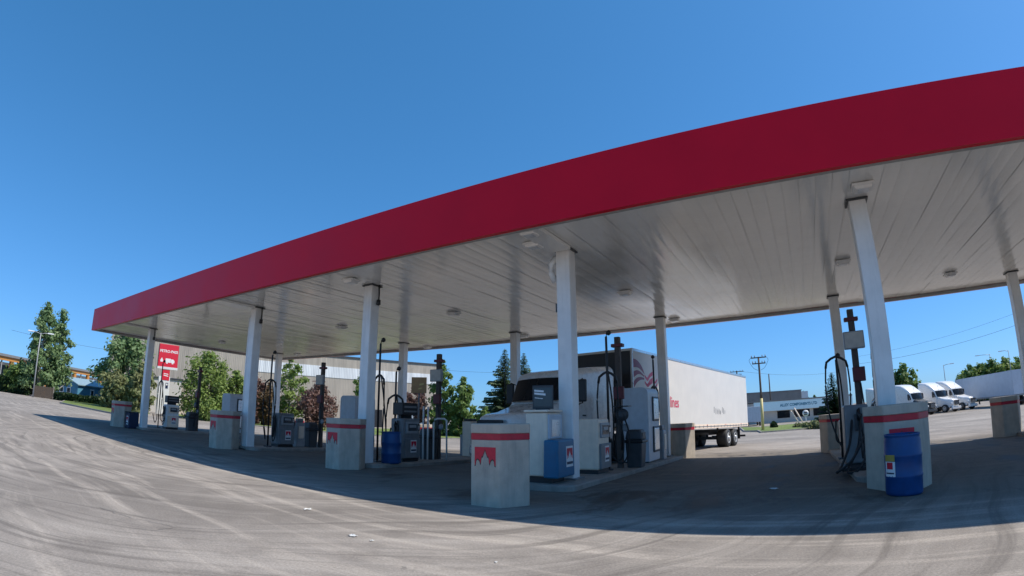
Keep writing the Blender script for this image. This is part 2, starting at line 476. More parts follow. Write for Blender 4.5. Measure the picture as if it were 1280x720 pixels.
# ------------------------------------------------------------------ the canopy
COLF = [0., 10.72, 17.0, 23.23, 29.56, 36.1]
COLB = [-1.53, 9.71, 16.38, 22.95, 29.5, 36.03]
WB = 9.32
HS = 5.3
X0, X1, Y0, Y1 = -4.62, 42.6, -2.05, 11.36
ZL, ZT = 5.18, 6.40
RO = (18.5, 4.6, 0)
can = thing('fuel_canopy', 'long flat fuelling canopy with deep red fascia and white soffit on white columns', 'canopy', RO)
mb = MB()
t = .12
xs = [X0+(X1-X0)*i/16 for i in range(17)]
def sheetwall(a, b, n, outn):
    for i in range(n):
        p = a+(b-a)*(i/n); q = a+(b-a)*((i+1)/n);         vs = [(p.x, p.y, ZL), (q.x, q.y, ZL), (q.x, q.y, ZT), (p.x, p.y, ZT)]
        vs += [(x-outn.x*t, y-outn.y*t, z) for x, y, z in vs]
        mb.add(vs, [(0, 1, 2, 3), (7, 6, 5, 4), (0, 4, 5, 1), (2, 6, 7, 3), (0, 3, 7, 4), (1, 5, 6, 2)])
sheetwall(Vector((X0, Y0, 0)), Vector((X1, Y0, 0)), 1, Vector((0, -1, 0)))
sheetwall(Vector((X0, Y1, 0)), Vector((X1, Y1, 0)), 1, Vector((0, 1, 0)))
sheetwall(Vector((X0, Y0+t+.002, 0)), Vector((X0, Y1-t-.002, 0)), 1, Vector((-1, 0, 0)))
sheetwall(Vector((X1, Y0+t+.002, 0)), Vector((X1, Y1-t-.002, 0)), 1, Vector((1, 0, 0)))
mb.build('fascia', 'fascia', can, org=RO)
# soffit: lengths of pressed metal, each a little tilted, running front to back
mb = MB()
w = .305; x = X0+t
rs = random.Random(3)
while x < X1-t-.01:
    xe = min(x+w-.0025, X1-t)
    ta, tb, ph = rs.uniform(-.0025, .0025), rs.uniform(-.0025, .0025), rs.uniform(0, 6)
    ny = 14; vs = []
    for j in range(ny+1):
        y = Y0+t+(Y1-Y0-2*t)*j/ny
        wv = .006*math.sin(y*.8+ph)+.003*rs.uniform(-1, 1)
        vs += [(x, y, HS+ta+wv*.6), ((x+xe)/2, y, HS-.004+wv), (xe, y, HS+tb+wv*.6)]
    fs = []
    for j in range(ny):
        a = j*3
        fs += [(a, a+1, a+4, a+3), (a+1, a+2, a+5, a+4)]
    mb.add(vs, fs, True)
    x += w
sof = mb.build('soffit', 'soffit', can, org=RO)
MB().box(((X0+X1)/2, (Y0+Y1)/2, HS+.06), (X1-X0-2*t-.01, Y1-Y0-2*t-.01, .06)).build('soffit_backing', 'white_paint', can, org=RO)
MB().box(((X0+X1)/2, (Y0+Y1)/2, ZT-.2), (X1-X0-2*t-.01, Y1-Y0-2*t-.01, .1)).build('roof', 'roof', can, org=RO)
mb = MB()
L_ = (X1-X0-2*t-.02); 
mb.box(((X0+X1)/2, Y0+t+.045, ZL+.045), (L_, .08, .11)); mb.box(((X0+X1)/2, Y1-t-.045, ZL+.045), (L_, .08, .11))
mb.box((X0+t+.045, (Y0+Y1)/2, ZL+.045), (.08, Y1-Y0-2*t-.2, .11)); mb.box((X1-t-.045, (Y0+Y1)/2, ZL+.045), (.08, Y1-Y0-2*t-.2, .11))
mb.build('edge_trim', 'trim', can, org=RO)
for row, cols in ((0, COLF), (1, COLB)):
    y = 0. if row == 0 else WB
    for i, x in enumerate(cols):
        z0 = h(x, y)-.2
        c = MB().box((x, y, (z0+HS)/2), (.34, .34, HS-z0)).build('column', 'white_paint', can, bevel=.025, org=RO)
        MB().box((x, y, h(x, y)+(.125 if i == 3 or row else .015)), (.5, .5, .03)).build('base_plate', 'grey', c, org=RO)
        MB().box((x, y, HS-.03), (.43, .43, .035)).build('collar', 'darkgrey', c, org=(RO[0], RO[1], RO[2]))
        if row == 0 and i in (0, 1, 2):
            mb = MB().tube([(x+.24, y+.05, HS-.01), (x+.26, y+.05, HS-.28), (x+.25, y+.05, HS-.5)], .025, 6)
            mb.lathe([(.02, -.62), (.065, -.6), (.06, -.46), (.02, -.45)], 8, (x+.25, y+.05, HS))
            mb.build('hook', 'black', c, org=RO)
        if row == 0 and i == 1:
            MB().tube([(x-.27, y-.1, .2), (x-.27, y-.1, 2.5), (x-.27, y-.1, 4.9), (x-.2, y-.06, 5.2)], .055, 10).build('downpipe', 'white_paint', c, org=RO)
        if row == 0 and i == 3:
            MB().tube([(x-.24, y-.05, 4.55), (x-.3, y-.12, 4.75), (x-.3, y-.16, 4.95), (x-.18, y-.1, 5.12)], .075, 10).build('downpipe', 'white_paint', c, org=RO)
            MB().box((x-.21, y-.05, 3.95), (.04, .1, .2)).build('bracket', 'darkgrey', c, org=RO)
# broad shallow beam covers from the front edge to the front columns
for i, x in enumerate(COLF):
    if i in (0, 1, 3):
        MB().box((x, (Y0+t+.1-.25)/2, HS-.055), (.5, abs(Y0+t+.1)-.25, .085)).build('beam_cover', 'soffit', can, org=RO, bevel=.01)
for u, v in ((439, 351), (427, 409), (567, 392), (668, 306), (662, 291), (781, 366), (1077, 234), (1053, 328), (1185, 343), (372, 443), (843, 400), (534, 434), (278, 428), (655, 420)):
    p = onz(u, v, HS-.06)
    mb = MB().box((p.x, p.y, HS-.05), (.42, .34, .05)).box((p.x, p.y, HS-.1), (.3, .25, .06), taper=1.2)
    lt = mb.build('ceiling_light', 'white_paint', can, org=RO, bevel=.008)
    MB().box((p.x, p.y, HS-.134), (.2, .2, .008)).build('lens', 'ice', lt, org=RO)

# ------------------------------------------------------------------ pump islands
IX = [(a+b)/2 for a, b in zip(COLF, COLB)]
ISLAND = ['leftmost', 'second', 'third', 'fourth', 'fifth', 'sixth']
where = ['on the far left island, below the red roadside sign', 'on the second island from the left', 'on the island with the brown board, left of the white lorry',
         'on the island right of the white lorry', 'on the island behind the blue drum at right', 'on the island at the right edge']
isl_lab = ['low concrete pump island at the far left end of the canopy', 'low concrete pump island second from the left',
           'low concrete pump island just left of the parked white lorry', 'low concrete kerbed pump island just right of the white lorry',
           'low concrete pump island behind the right hand blue drum', 'low concrete pump island farthest right under the canopy']
for i in range(6):
    cx0, cx1 = COLF[i], COLB[i]
    ya, yb = (-1.25 if i == 3 else -.25), WB+.55
    hw = .62
    ys = [ya, ya+.06, ya+.2, .05, 2, 4, 6, 8, yb-.2, yb-.06, yb]; hs = [hw-.3, hw-.12, hw-.02]+[hw]*5+[hw-.02, hw-.12, hw-.3]
    rings = []
    for y, q in zip(ys, hs):
        c = cx0+(cx1-cx0)*max(0, min(1, y/WB)); z = h(c, y)
        rings.append([(c-q, y, z-.15), (c-q, y, z+.085), (c-q+.03, y, z+.11), (c+q-.03, y, z+.11), (c+q, y, z+.085), (c+q, y, z-.15)])
    o = MB().loft(rings, True, False).build('pump_island', 'kerb', None, org=(cx0, 0, 0)); o.location = (cx0, 0, 0)
    tag(o, isl_lab[i], 'kerbed island', 'pump islands under the canopy')
def iz(x, y): return h(x, y)+.11

# ------------------------------------------------------------------ hexagonal concrete bins
def leaf_outline():
    r = [(.2, -.15), (.182, -.14), (.172, -.05), (.15, -.02), (.125, -.03), (.105, -.06), (.09, -.12), (.08, -.1), (.072, -.01), (.06, .03), (.045, .02), (.03, .07), (.018, .1), (.0, .16)]
    return r
def make_bin():
    t = thing('concrete_bin', '', 'bin')
    def hexa(r):
        out = []
        for k in range(6):
            a = PI/3*k
            for q, d in ((-.03, .014), (0, .0045), (.03, .014)):
                out.append(((r-d)*math.cos(a)-q*math.sin(a), (r-d)*math.sin(a)+q*math.cos(a)))
        return out
    mb = MB().prism(hexa(.545), -.1, 1.075)
    mb.build('body', 'concrete', t, bevel=.008, seg=2)
    MB().prism(hexa(.549), 1.078, 1.178).build('stripe', 'red', t)
    cap = MB().prism(hexa(.558), 1.181, 1.335)
    cap.build('cap', 'concrete', t, bevel=.014, seg=2)
    yf = -.545*math.cos(PI/6)
    place = lambda a, b, o: (a-.0, yf-.002-o, .79+b*.85)
    lo = leaf_outline()
    # the red field is cut into strips so that each stays convex enough to fill
    polys = []
    for s in (1, -1):
        pr = list(reversed(lo))
        for a, b in zip(pr[:-1], pr[1:]):
            if abs(a[0]-b[0]) < 1e-4: continue
            polys.append([(s*a[0], .2), (s*b[0], .2), (s*b[0], b[1]), (s*a[0], a[1])])
    em = flat(polys, place, 'emblem', 'red_emblem', t)
    out = [(x, y) for x, y in lo]+[(-x, y) for x, y in reversed(lo[:-1])]
    flat([[p, q, (q[0], q[1]-.022), (p[0], p[1]-.022)] for p, q in zip(out[:-1], out[1:])], lambda a, b, o: place(a, b, o+.002), 'emblem_edge', 'black', em)
    return t
bin0 = make_bin()
bins = [(COLF[0]-1.5, -.75, 'concrete hexagonal bin at the far left, beside the small navy box'),
        (10.35, -.78, 'concrete hexagonal bin in front of the second front column from the left'),
        (17.1, -.82, 'concrete hexagonal bin left of the blue drum near the third front column'),
        (23.29, -2.86, 'largest looking concrete hexagonal bin, nearest the sunlit asphalt, before the white lorry'),
        (29.58, -.86, 'concrete hexagonal bin hidden partly by the blue drum in front of it'),
        (36.1, -.85, 'concrete hexagonal bin at the front of the rightmost pump island'),
        (COLB[0]+.25, WB+1.5, 'small looking concrete bin at the back of the far left island'),
        (COLB[1]+.1, WB+1.5, 'pale concrete bin behind the brown board, at the back of its island'),
        (COLB[2]-.1, WB+1.5, 'concrete bin standing at the back of the island left of the lorry'),
        (COLB[3]+.42, WB+.8, 'concrete bin against the lorry trailer, its right side in sunlight'),
        (COLB[4]-.35, WB+.7, 'concrete bin behind the black hoses on the right, beside the lawn view'),
        (COLB[5]-.75, WB+.55, 'concrete bin with faded stripe at the right edge, before the parked grey trailer')]
for k, (x, y, lab) in enumerate(bins):
    o = bin0 if k == 0 else copy_tree(bin0, (0, 0, 0))
    o.location = (x, y, h(x, y)); o['label'] = lab; o['group'] = 'hexagonal concrete bins at the island ends'
    if y > 5: o.rotation_euler.z = PI/3*rs.choice((2, 3))

# ------------------------------------------------------------------ pumps and the rest of the island kit
def sticker(parent, place, s=1., name='sticker'):
    st = flat([[(-.14*s, -.2*s), (.14*s, -.2*s), (.14*s, .2*s), (-.14*s, .2*s)]], place, name, 'sticker', parent)
    lo = [(x*.58*s, y*.58*s) for x, y in leaf_outline()]
    polys = []
    for g in (1, -1):
        pr = list(reversed(lo))
        for a, b in zip(pr[:-1], pr[1:]):
            if abs(a[0]-b[0]) < 1e-4: continue
            polys.append([(g*a[0], .16*s), (g*b[0], .16*s), (g*b[0], b[1]+.04*s), (g*a[0], a[1]+.04*s)])
    flat(polys, lambda a, b, o: place(a, b, o+.006), 'emblem', 'red_emblem', st)
    flat([[(-.12*s, -.15*s), (.12*s, -.15*s), (.12*s, -.1*s), (-.12*s, -.1*s)]], lambda a, b, o: place(a, b, o+.006), 'caption_bar', 'navy', st)
    return st

def hose(parent, pts, name='hose', r=.019):
    """a smooth curve through the points"""
    P = [Vector(p) for p in pts]; out = []
    for k in range(len(P)-1):
        p0, p1, p2, p3 = P[max(k-1, 0)], P[k], P[k+1], P[min(k+2, len(P)-1)]
        for j in range(8):
            t = j/8
            out.append(.5*((2*p1)+(-p0+p2)*t+(2*p0-5*p1+4*p2-p3)*t*t+(-p0+3*p1-3*p2+p3)*t**3))
    out.append(P[-1])
    return MB().tube(out, r, 7).build(name, 'rubber', parent)

def make_pump(body, lower, head=False, hh=1.32, nozzle=True):
    """fuel dispenser .54 wide (x), .77 deep (y); its working face looks along +x"""
    t = thing('fuel_dispenser', '', 'fuel pump')
    MB().box((0, 0, .05), (.48, .7, .1)).build('plinth', 'black', t)
    MB().box((0, 0, .1+(hh-.1)/2), (.52, .74, hh-.1)).build('body', body, t, bevel=.05, seg=3)
    MB().box((.285, .02, .42), (.06, .68, .6)).build('lower_door', lower, t, bevel=.015)
    up = MB().box((.275, .02, hh-.28), (.05, .56, .36)).build('display_panel', lower if lower != 'grey' else 'midgrey', t, bevel=.012)
    flat([[(-.2, -.11), (.2, -.11), (.2, .11), (-.2, .11)]], lambda a, b, o: (.301+o, .02+a, hh-.27+b), 'display', 'screen', up)
    flat([[(-.15, -.03), (.15, -.03), (.15, .05), (-.15, .05)]], lambda a, b, o: (.306+o, .02+a, hh-.25+b), 'readout', 'midgrey', up)
    sticker(t, lambda a, b, o: (.316+o, .05+a, .47+b), .95)
    kp = MB().box((.302, .29, hh-.27), (.02, .1, .2)).build('keypad', 'black', t, bevel=.004)
    flat([[(-.035, -.07), (.035, -.07), (.035, .05), (-.035, .05)]], lambda a, b, o: (.312+o, .29+a, hh-.27+b), 'key_plate', 'chrome', kp)
    MB().box((.0, -.372, .62), (.36, .006, .8)).build('side_panel', body, t, bevel=.002)
    if head:
        MB().box((.0, 0, hh+.05), (.1, .5, .1)).build('neck', 'black', t)
        hd = MB().box((0, 0, hh+.29), (.42, .7, .38)).build('price_head', 'black', t, bevel=.02)
        flat([[(-.28, .03), (.28, .03), (.28, .09), (-.28, .09)], [(-.28, -.1), (.28, -.1), (.28, -.05), (-.28, -.05)]], lambda a, b, o: (.211+o, a, hh+.29+b), 'readout', 'grey', hd)
    if not nozzle: return t
    MB().box((.02, -.41, .95), (.14, .07, .34)).build('nozzle_boot', 'darkgrey', t, bevel=.015)
    MB().tube([(.03, -.46, 1.0), (.03, -.5, 1.12), (.03, -.47, 1.2), (.03, -.42, 1.12)], .03, 8).build('nozzle', 'black', t)
    hose(t, [(.03, -.47, 1.0), (.05, -.53, .6), (.08, -.5, .22), (.12, -.42, .5), (.06, -.4, 1.25)])
    return t

def make_mast(hgt=3.6, loop=False):
    """hose retractor: thin pole with a ball end and a yoke that carries two hanging hoses"""
    t = thing('hose_mast', '', 'hose mast')
    MB().tube([(0, 0, -.02), (0, 0, hgt-.12), (.02, .02, hgt-.03), (.06, .04, hgt)], .032, 8).build('pole', 'black', t)
    MB().lathe([(.02, -.07), (.065, -.03), (.065, .03), (.02, .07)], 10, (.07, .05, hgt)).build('pulley', 'black', t)
    MB().box((0, 0, .02), (.22, .22, .04)).build('base_plate', 'darkgrey', t)
    z = hgt*.7 if not loop else hgt-.06
    wd = .24 if not loop else .3
    MB().tube([(-wd, -.02, z-.26), (-wd*.88, -.02, z-.1), (-wd*.45, 0, z-.01), (0, 0, z+.04), (wd*.45, .01, z-.01), (wd*.88, .02, z-.1), (wd, .02, z-.26)], .034, 7).build('yoke', 'black', t)
    hose(t, [(-wd, -.02, z-.24), (-wd-.04, -.02, z-.8), (-wd, -.03, z-1.45), (-.12, -.05, .55), (.0, -.2, .3), (.02, -.35, .75)], r=.022)
    hose(t, [(.02, .05, z+.02), (.1, .12, z-.7), (.12, .2, z-1.5), (.05, .3, .45), (-.08, .42, .5), (-.05, .5, 1.0)], r=.022)
    hose(t, [(wd, .02, z-.24), (wd+.02, .02, z-.8), (wd-.03, .03, z-1.5), (.16, .05, .5), (.08, .25, .4), (.04, .4, .8)], r=.022)
    return t

def make_post(box=True):
    """square service post with a pale sign box, a small red box and a cross piece"""
    t = thing('service_post', '', 'post')
    MB().box((0, 0, 1.8), (.15, .15, 3.64)).build('post', 'postbrown', t, bevel=.012)
    MB().box((0, 0, 3.38), (.34, .19, .09)).build('cross_piece', 'maroon', t, bevel=.01)
    if box:
      sb = MB().box((.0, -.14, 2.86), (.5, .12, .42)).build('sign_box', 'midgrey', t, bevel=.02)
      flat([[(-.22, -.18), (.22, -.18), (.22, .18), (-.22, .18)]], lambda a, b, o: (a, -.2-o, 2.86+b), 'sign_face', 'beige', sb)
    if not box:
        rl = MB().lathe([(.05, -.07), (.17, -.06), (.17, -.05), (.1, -.04), (.1, .04), (.17, .05), (.17, .06), (.05, .07)], 20, (.12, -.16, 1.45), 'y').build('hose_reel', 'darkgrey', t)
        MB().box((.12, -.1, 1.68), (.42, .3, .03)).build('shelf', 'black', t)
        hose(t, [(.2, -.18, 1.35), (.34, -.24, .9), (.3, -.3, .35), (.1, -.34, .15), (-.12, -.4, .5), (-.1, -.6, 1.0)], r=.022)
        hose(t, [(.05, -.2, 1.32), (.2, -.3, .8), (.16, -.36, .3), (-.05, -.42, .3), (-.2, -.7, .9)], r=.022)
    MB().box((.04, -.13, 2.05), (.3, .1, .34)).build('red_box', 'maroon', t, bevel=.015)
    MB().tube([(.06, -.1, 1.85), (.1, -.12, 1.3), (.08, -.1, .5)], .02, 6).build('conduit', 'black', t)
    MB().lathe([(.0, 0), (.1, .0), (.11, .03), (.04, .05)], 12, (.2, -.12, 1.1), 'y').build('gauge', 'midgrey', t)
    return t

def make_litter():
    """plastic litter bin with a hooded lid"""
    t = thing('litter_bin', '', 'litter bin')
    MB().box((0, 0, .34), (.4, .4, .68), taper=1.18).build('body', 'darkgrey', t, bevel=.03)
    MB().box((0, 0, .72), (.54, .54, .08)).build('rim', 'black', t, bevel=.02)
    MB().box((0, 0, .9), (.5, .5, .28), taper=.8).build('hood', 'darkgrey', t, bevel=.05, seg=3)
    MB().box((.235, 0, .89), (.012, .3, .14)).build('flap', 'black', t)
    return t

def make_cabinet():
    """tall pale service cabinet, rounded top, two framed panels on the +x side"""
    t = thing('service_cabinet', '', 'cabinet')
    prof = []
    W, Hh, r = .5, 2.35, .18
    ring = [(-W, .06), (W, .06)]
    for k in range(7): a = k*PI/12; ring.append((W-r+r*math.cos(a), Hh-r+r*math.sin(a)))
    for k in range(7): a = PI/2+k*PI/12; ring.append((-W+r+r*math.cos(a), Hh-r+r*math.sin(a)))
    MB().loft([[(x, y, z) for x, z in ring] for y in (-.62, .62)], True, False).build('body', 'paleblue', t)
    MB().box((0, 0, .03), (.94, 1.18, .06)).build('plinth', 'black', t)
    for zc, hh in ((1.68, .78), (.72, .82)):
        f = MB().box((W+.02, .18, zc), (.04, .66, hh)).build('panel_frame', 'darkgrey', t, bevel=.03)
        MB().box((W+.03, .18, zc), (.05, .54, hh-.12)).build('panel', 'chrome', f, bevel=.02)
    return t

def make_meter():
    """slim side meter beside the cabinet"""
    t = thing('slim_meter', '', 'meter')
    MB().box((0, 0, .5), (.3, .42, 1.0)).build('body', 'midgrey', t, bevel=.04)
    MB().box((.155, 0, .6), (.03, .26, .5)).build('panel', 'cream', t, bevel=.01)
    MB().box((0, 0, 1.08), (.2, .3, .16)).build('head', 'grey', t, bevel=.03)
    MB().tube([(-.02, -.21, 1.05), (-.02, -.26, .7), (0, -.24, .3)], .018, 6).build('hose', 'rubber', t)
    return t

cabs = make_cabinet(); litter0 = make_litter(); post0 = make_post(); post1 = make_post(False); mast0 = make_mast(); meter0 = make_meter()
pumpA = make_pump('white_paint', 'cream', True); pumpB = make_pump('grey', 'grey'); pumpC = make_pump('grey', 'grey', True); pumpD = make_pump('cream', 'grey', nozzle=False); pumpE = make_pump('grey', 'midgrey')
used = set()
def put(proto, x, y, label, group, rz=0.):
    if id(proto) not in used: used.add(id(proto)); o = proto
    else: o = copy_tree(proto, (0, 0, 0))
    o.location = (x, y, iz(x, y)); o.rotation_euler.z = rz; o['label'] = label; o['group'] = group
    return o
G = 'fuel dispensers on the pump islands'
put(pumpA, -.8, 1.85, 'white fuel dispenser with black price head, below the red roadside sign', G)
put(pumpB, 10.3, 1.8, 'plain grey fuel dispenser without a head, right of the second front column', G)
put(pumpC, 16.9, 1.75, 'grey fuel dispenser with a black price head, right of the blue drum', G)
put(pumpD, 23.15, 1.6, 'off white and grey fuel dispenser just right of the fourth front column', G)
put(pumpE, 29.15, 1.9, 'steel grey fuel dispenser draped in loose hoses, left of the right hand bin', G)
put(pumpE, 29.35, 5.2, 'steel grey fuel dispenser farther back behind the hose draped one', G)
put(pumpE, 36.1, 1.8, 'steel grey fuel dispenser on the rightmost pump island', G)
put(pumpA if False else pumpE, 36.25, 7.4, 'steel grey fuel dispenser at the back of the rightmost island', G)
G = 'hose masts on the pump islands'
put(mast0, -.85, 1.15, 'black hose mast left of the white dispenser on the far left island', G)
put(mast0, 10.5, 1.0, 'black hose mast just right of the second front column', G, .4)
put(mast0, 16.85, .62, 'black hose mast rising behind the blue drum at the third column', G, -.2)
put(mast0, 23.2, 2.5, 'black hose mast with hanging hoses between the grey dispenser and brown post', G, .3)
put(mast0, 23.0, 7.75, 'black hose mast against the lorry trailer beside the fourth back column', G, 1.2)
put(mast0, 29.75, 2.1, 'black hose mast directly behind the right hand front column', G, 1.)
m3 = make_mast(2.7, True)
put(m3, 29.02, 4.5, 'black hose stand with a wide hanging loop left of the right hand brown post', G, .1)
put(m3, 36.3, 8.5, 'black hose stand at the far right edge beside the last back column', G, .3)
m2 = make_mast(2.85)
put(m2, 16.75, 1.45, 'shorter black hose mast left of the black price head', G, .5)
G = 'brown service posts with sign boxes'
pl = ['thin brown service post above a litter bin before the pale green tree', 'brown service post with pale box in front of the purple tree', 'brown service post with pale box in front of the green trees',
      'brown service post against the lorry trailer, right of the hanging hoses', 'brown service post with pale box and red tag left of the right front column', 'brown service post on the rightmost pump island']
for i, x in enumerate((-.8, 10.0, 16.6, 23.2, 29.4, 36.0)): put(post1 if i in (0, 3) else post0, x, (3.45, 3.95, 3.75, 3.4, 3.15, 3.6)[i], pl[i], G)
G = 'dark litter bins by the service posts'
ll = ['dark litter bin at the foot of the post on the far left island', 'dark litter bin below the purple tree on the second island', 'dark litter bin at the foot of the post before the green trees',
      'dark litter bin in front of the tall pale cabinet beside the lorry', 'dark litter bin on the rightmost pump island']
for i, (x, y) in enumerate(((-.75, 3.05), (9.95, 3.45), (16.55, 3.3), (23.55, 3.7), (36.4, 4.4))): put(litter0, x, y, ll[i], G)
G = 'tall pale service cabinets'
cl = ['pale service cabinet showing over the second bin from the left', 'pale blue service cabinet behind the third front column', '',
      'tall pale service cabinet with two framed panels beside the lorry trailer']
for i, (x, y) in enumerate(((-1.0, 6.0), (9.95, 6.1), (16.35, 6.2), (22.95, 5.95))):
    if i != 2: put(cabs, x, y, cl[i], G)
put(meter0, 23.3, 7.3, 'slim grey meter between the tall cabinet and the fourth back column', 'slim side meters')
put(meter0, 29.25, 6.6, 'slim grey meter farther back behind the hoses on the right', 'slim side meters')
put(meter0, 10.1, 2.75, 'slim grey meter left of the second post, near the plain dispenser', 'slim side meters')

x, y = 16.0, 6.45
t = thing('service_pillar', 'slim off white service pillar just left of the largest bin, with a grey side box', 'pillar', (x, y, iz(x, y)))
MB().box((0, 0, .68), (.42, .42, 1.36)).build('body', 'cream', t, bevel=.03)
MB().box((.02, 0, 1.41), (.34, .38, .1)).build('cap', 'black', t, bevel=.02)
MB().box((-.3, .05, .42), (.17, .34, .8)).build('side_box', 'midgrey', t, bevel=.02)
# loose hoses lying over the fifth island
t = thing('coiled_hose', 'black fuel hoses looped down to the kerb left of the right hand bin', 'hose', (29.15, 1.3, iz(29.15, 1.3)))
hose(t, [(-.1, .25, 1.0), (-.2, .0, .5), (-.42, -.35, .08), (-.5, -.5, .02), (-.2, -.55, .25), (.12, -.5, .8), (.28, -.3, 1.25)], 'hose', .026)
hose(t, [(.1, .2, 1.1), (-.05, -.2, .45), (-.3, -.55, .03), (-.05, -.62, .1), (.25, -.55, .75), (.4, -.3, 1.3)], 'hose', .026)
MB().tube([(.28, -.3, 1.2), (.3, -.34, 1.32), (.36, -.33, 1.4), (.4, -.25, 1.36)], .035, 8).build('nozzle', 'chrome', t)
MB().box((-.05, .0, .04), (.7, .8, .07)).build('drip_tray', 'black', t, bevel=.02)

# the blue and white dispenser in front of the fourth column
x, y = 22.98, -.62
t = thing('washer_dispenser', 'off white dispenser with a bulging blue lower box before the fourth column', 'dispenser', (x, y, iz(x, y)))
MB().box((0, 0, .07), (.56, .56, .14)).build('plinth', 'black', t)
MB().box((-.05, 0, .14+.64), (.5, .66, 1.3)).build('body', 'cream', t, bevel=.035)
MB().box((.215, -.0, 1.14), (.05, .6, .5)).build('display_panel', 'paleblue', t, bevel=.015)
flat([[(-.2, -.18), (.2, -.18), (.2, .16), (-.2, .16)]], lambda a, b, o: (.241+o, a, 1.12+b), 'display', 'chrome', t)
MB().box((-.05, 0, 1.46), (.56, .72, .05)).build('lid', 'cream', t, bevel=.015)
b = MB().box((.355, -.1, .5), (.33, .8, .76), taper=.97).build('blue_box', 'blue2', t, bevel=.035, seg=3)
sticker(b, lambda a, c, o: (.517+o-.006*(c)/.37, .04+a*1.1, .53+c), 1.05)
sb = thing('advert_board', 'dark printed board standing on top of the off white dispenser', 'sign', (x-.09, y+.06, iz(x, y)+1.487), .35)
MB().box((0, 0, .27), (.44, .03, .5)).build('board', 'darkgrey', sb, bevel=.006)
MB().box((0, 0, .015), (.3, .14, .03)).build('foot', 'black', sb)
flat([[(-.19, -.2), (.19, -.2), (.19, .2), (-.19, .2)]], lambda a, b, o: (a, -.016-o, .27+b), 'poster', 'screen', sb)
flat([[(-.18, .12), (.02, .1), (.02, .14), (-.18, .16)], [(-.18, .06), (.06, .03), (.06, .075), (-.18, .1)], [(-.17, -.02), (.0, -.04), (.0, -.025), (-.17, -.005)]], lambda a, b, o: (a, -.022-o, .27+b), 'printed_lines', 'sticker', sb)

# drums
def make_drum(label, loc, rz):
    t = thing('plastic_drum', label, 'drum', loc, rz, 'blue plastic drums')
    prof = [(.25, 0), (.275, .015), (.283, .05), (.283, .26), (.291, .275), (.291, .3), (.283, .315), (.285, .56), (.292, .575), (.292, .6), (.284, .615), (.28, .8), (.268, .84), (.268, .87), (.275, .88), (.275, .9), (.255, .9), (.25, .865), (.0, .865)]
    MB().lathe(prof, 32).build('body', 'blue', t)
    for sx in (-.14, .14): MB().lathe([(.03, 0), (.04, .005), (.04, .03), (.0, .032)], 12, (sx, 0, .866)).build('bung', 'black', t)
    return t
d1 = make_drum('blue plastic drum with a white label, in front of the right hand bin', (29.52, -1.66, h(29.5, -1.6)), 0)
def dplace(r0):
    return lambda a, b, o: ((r0+o)*math.sin(-.95+a/r0), -(r0+o)*math.cos(-.95+a/r0), .45+b)
lab = MB()
def curved(mb, a0, a1, b0, b1, pl, n=6):
    vs = []
    for k in range(n+1):
        a = a0+(a1-a0)*k/n
        vs += [pl(a, b0, .001), pl(a, b1, .001)]
    mb.add(vs, [(2*k, 2*k+2, 2*k+3, 2*k+1) for k in range(n)], True); return mb
lo = curved(MB(), -.1, .1, -.16, .06, dplace(.29)).build('label', 'sticker', d1)
curved(MB(), -.1, .1, .065, .16, dplace(.294)).build('label', 'yellow_label', d1)
curved(MB(), -.06, .06, -.05, .05, dplace(.292)).build('emblem', 'red_emblem', lo)
curved(MB(), -.08, .08, -.12, -.1, dplace(.292)).build('caption_bar', 'navy', lo)
make_drum('blue plastic drum standing right of the third bin, under the hose masts', (17.42, .62, iz(17.4, .6)), .6)

x, y = COLF[0]-.62, -.42
t = thing('washer_box', 'small navy box with white emblem between the far left bin and column', 'box', (x, y, h(x, y)))
MB().box((0, 0, .4), (.62, .56, .8)).build('body', 'navy', t, bevel=.04)
MB().box((0, 0, .82), (.66, .6, .05)).build('lid', 'black', t, bevel=.02)
sticker(t, lambda a, b, o: (.08+a, -.281-o, .4+b), 1.1)

# brown board and white rail on the third island
x, y = 16.62, 2.7
t = thing('price_board', 'brown square board on a thin post behind the third island dispenser', 'sign', (x, y, iz(x, y)), .55)
MB().tube([(0, 0, 0), (0, 0, 2.2)], .03, 8).build('post', 'grey', t)
bd = MB().box((0, -.05, 2.44), (.5, .04, .52)).build('board', 'cardboard', t, bevel=.008)
flat([[(.02, -.02), (.16, .02), (.16, .07), (.02, .04)], [(-.02, -.14), (.1, -.12), (.1, -.08), (-.02, -.1)]], lambda a, b, o: (a, -.071-o, 2.44+b), 'printed_lines', 'yellow', bd)
x, y = 16.75, 3.0
t = thing('pipe_rail', 'white bent pipe rails beside the black price head', 'rail', (x, y, iz(x, y)))
for dx in (-.18, .02): MB().tube([(dx, 0, 0), (dx, 0, 1.75-.1*dx)], .03, 8).build('upright', 'white_paint', t)
MB().tube([(.1, .2, 0), (.1, .2, 1.2), (.13, .22, 1.32), (.2, .28, 1.36), (.38, .42, 1.36), (.44, .46, 1.3), (.45, .47, 0)], .032, 8).build('hoop', 'white_paint', t)

# ------------------------------------------------------------------ the lorry
def rrect(hw, z0, z1, r, y, bow=0., n=5):
    pts = []
    r = min(r, hw*.9, (z1-z0)*.45)
    for (cx, cz, a0) in ((hw-r, z1-r, 0), (-hw+r, z1-r, PI/2), (-hw+r, z0+r*.3, PI), (hw-r, z0+r*.3, 1.5*PI)):
        rr = r if cz > z0+r*.5 else r*.3
        if cz < z0+r*.5: cx = (hw-rr)*(1 if cx > 0 else -1)
        for k in range(n+1):
            a = a0+k*PI/2/n
            x = cx+rr*math.cos(a); z = cz+rr*math.sin(a)
            pts.append((x, y+bow*(x/1.1)**2, z))
    return pts

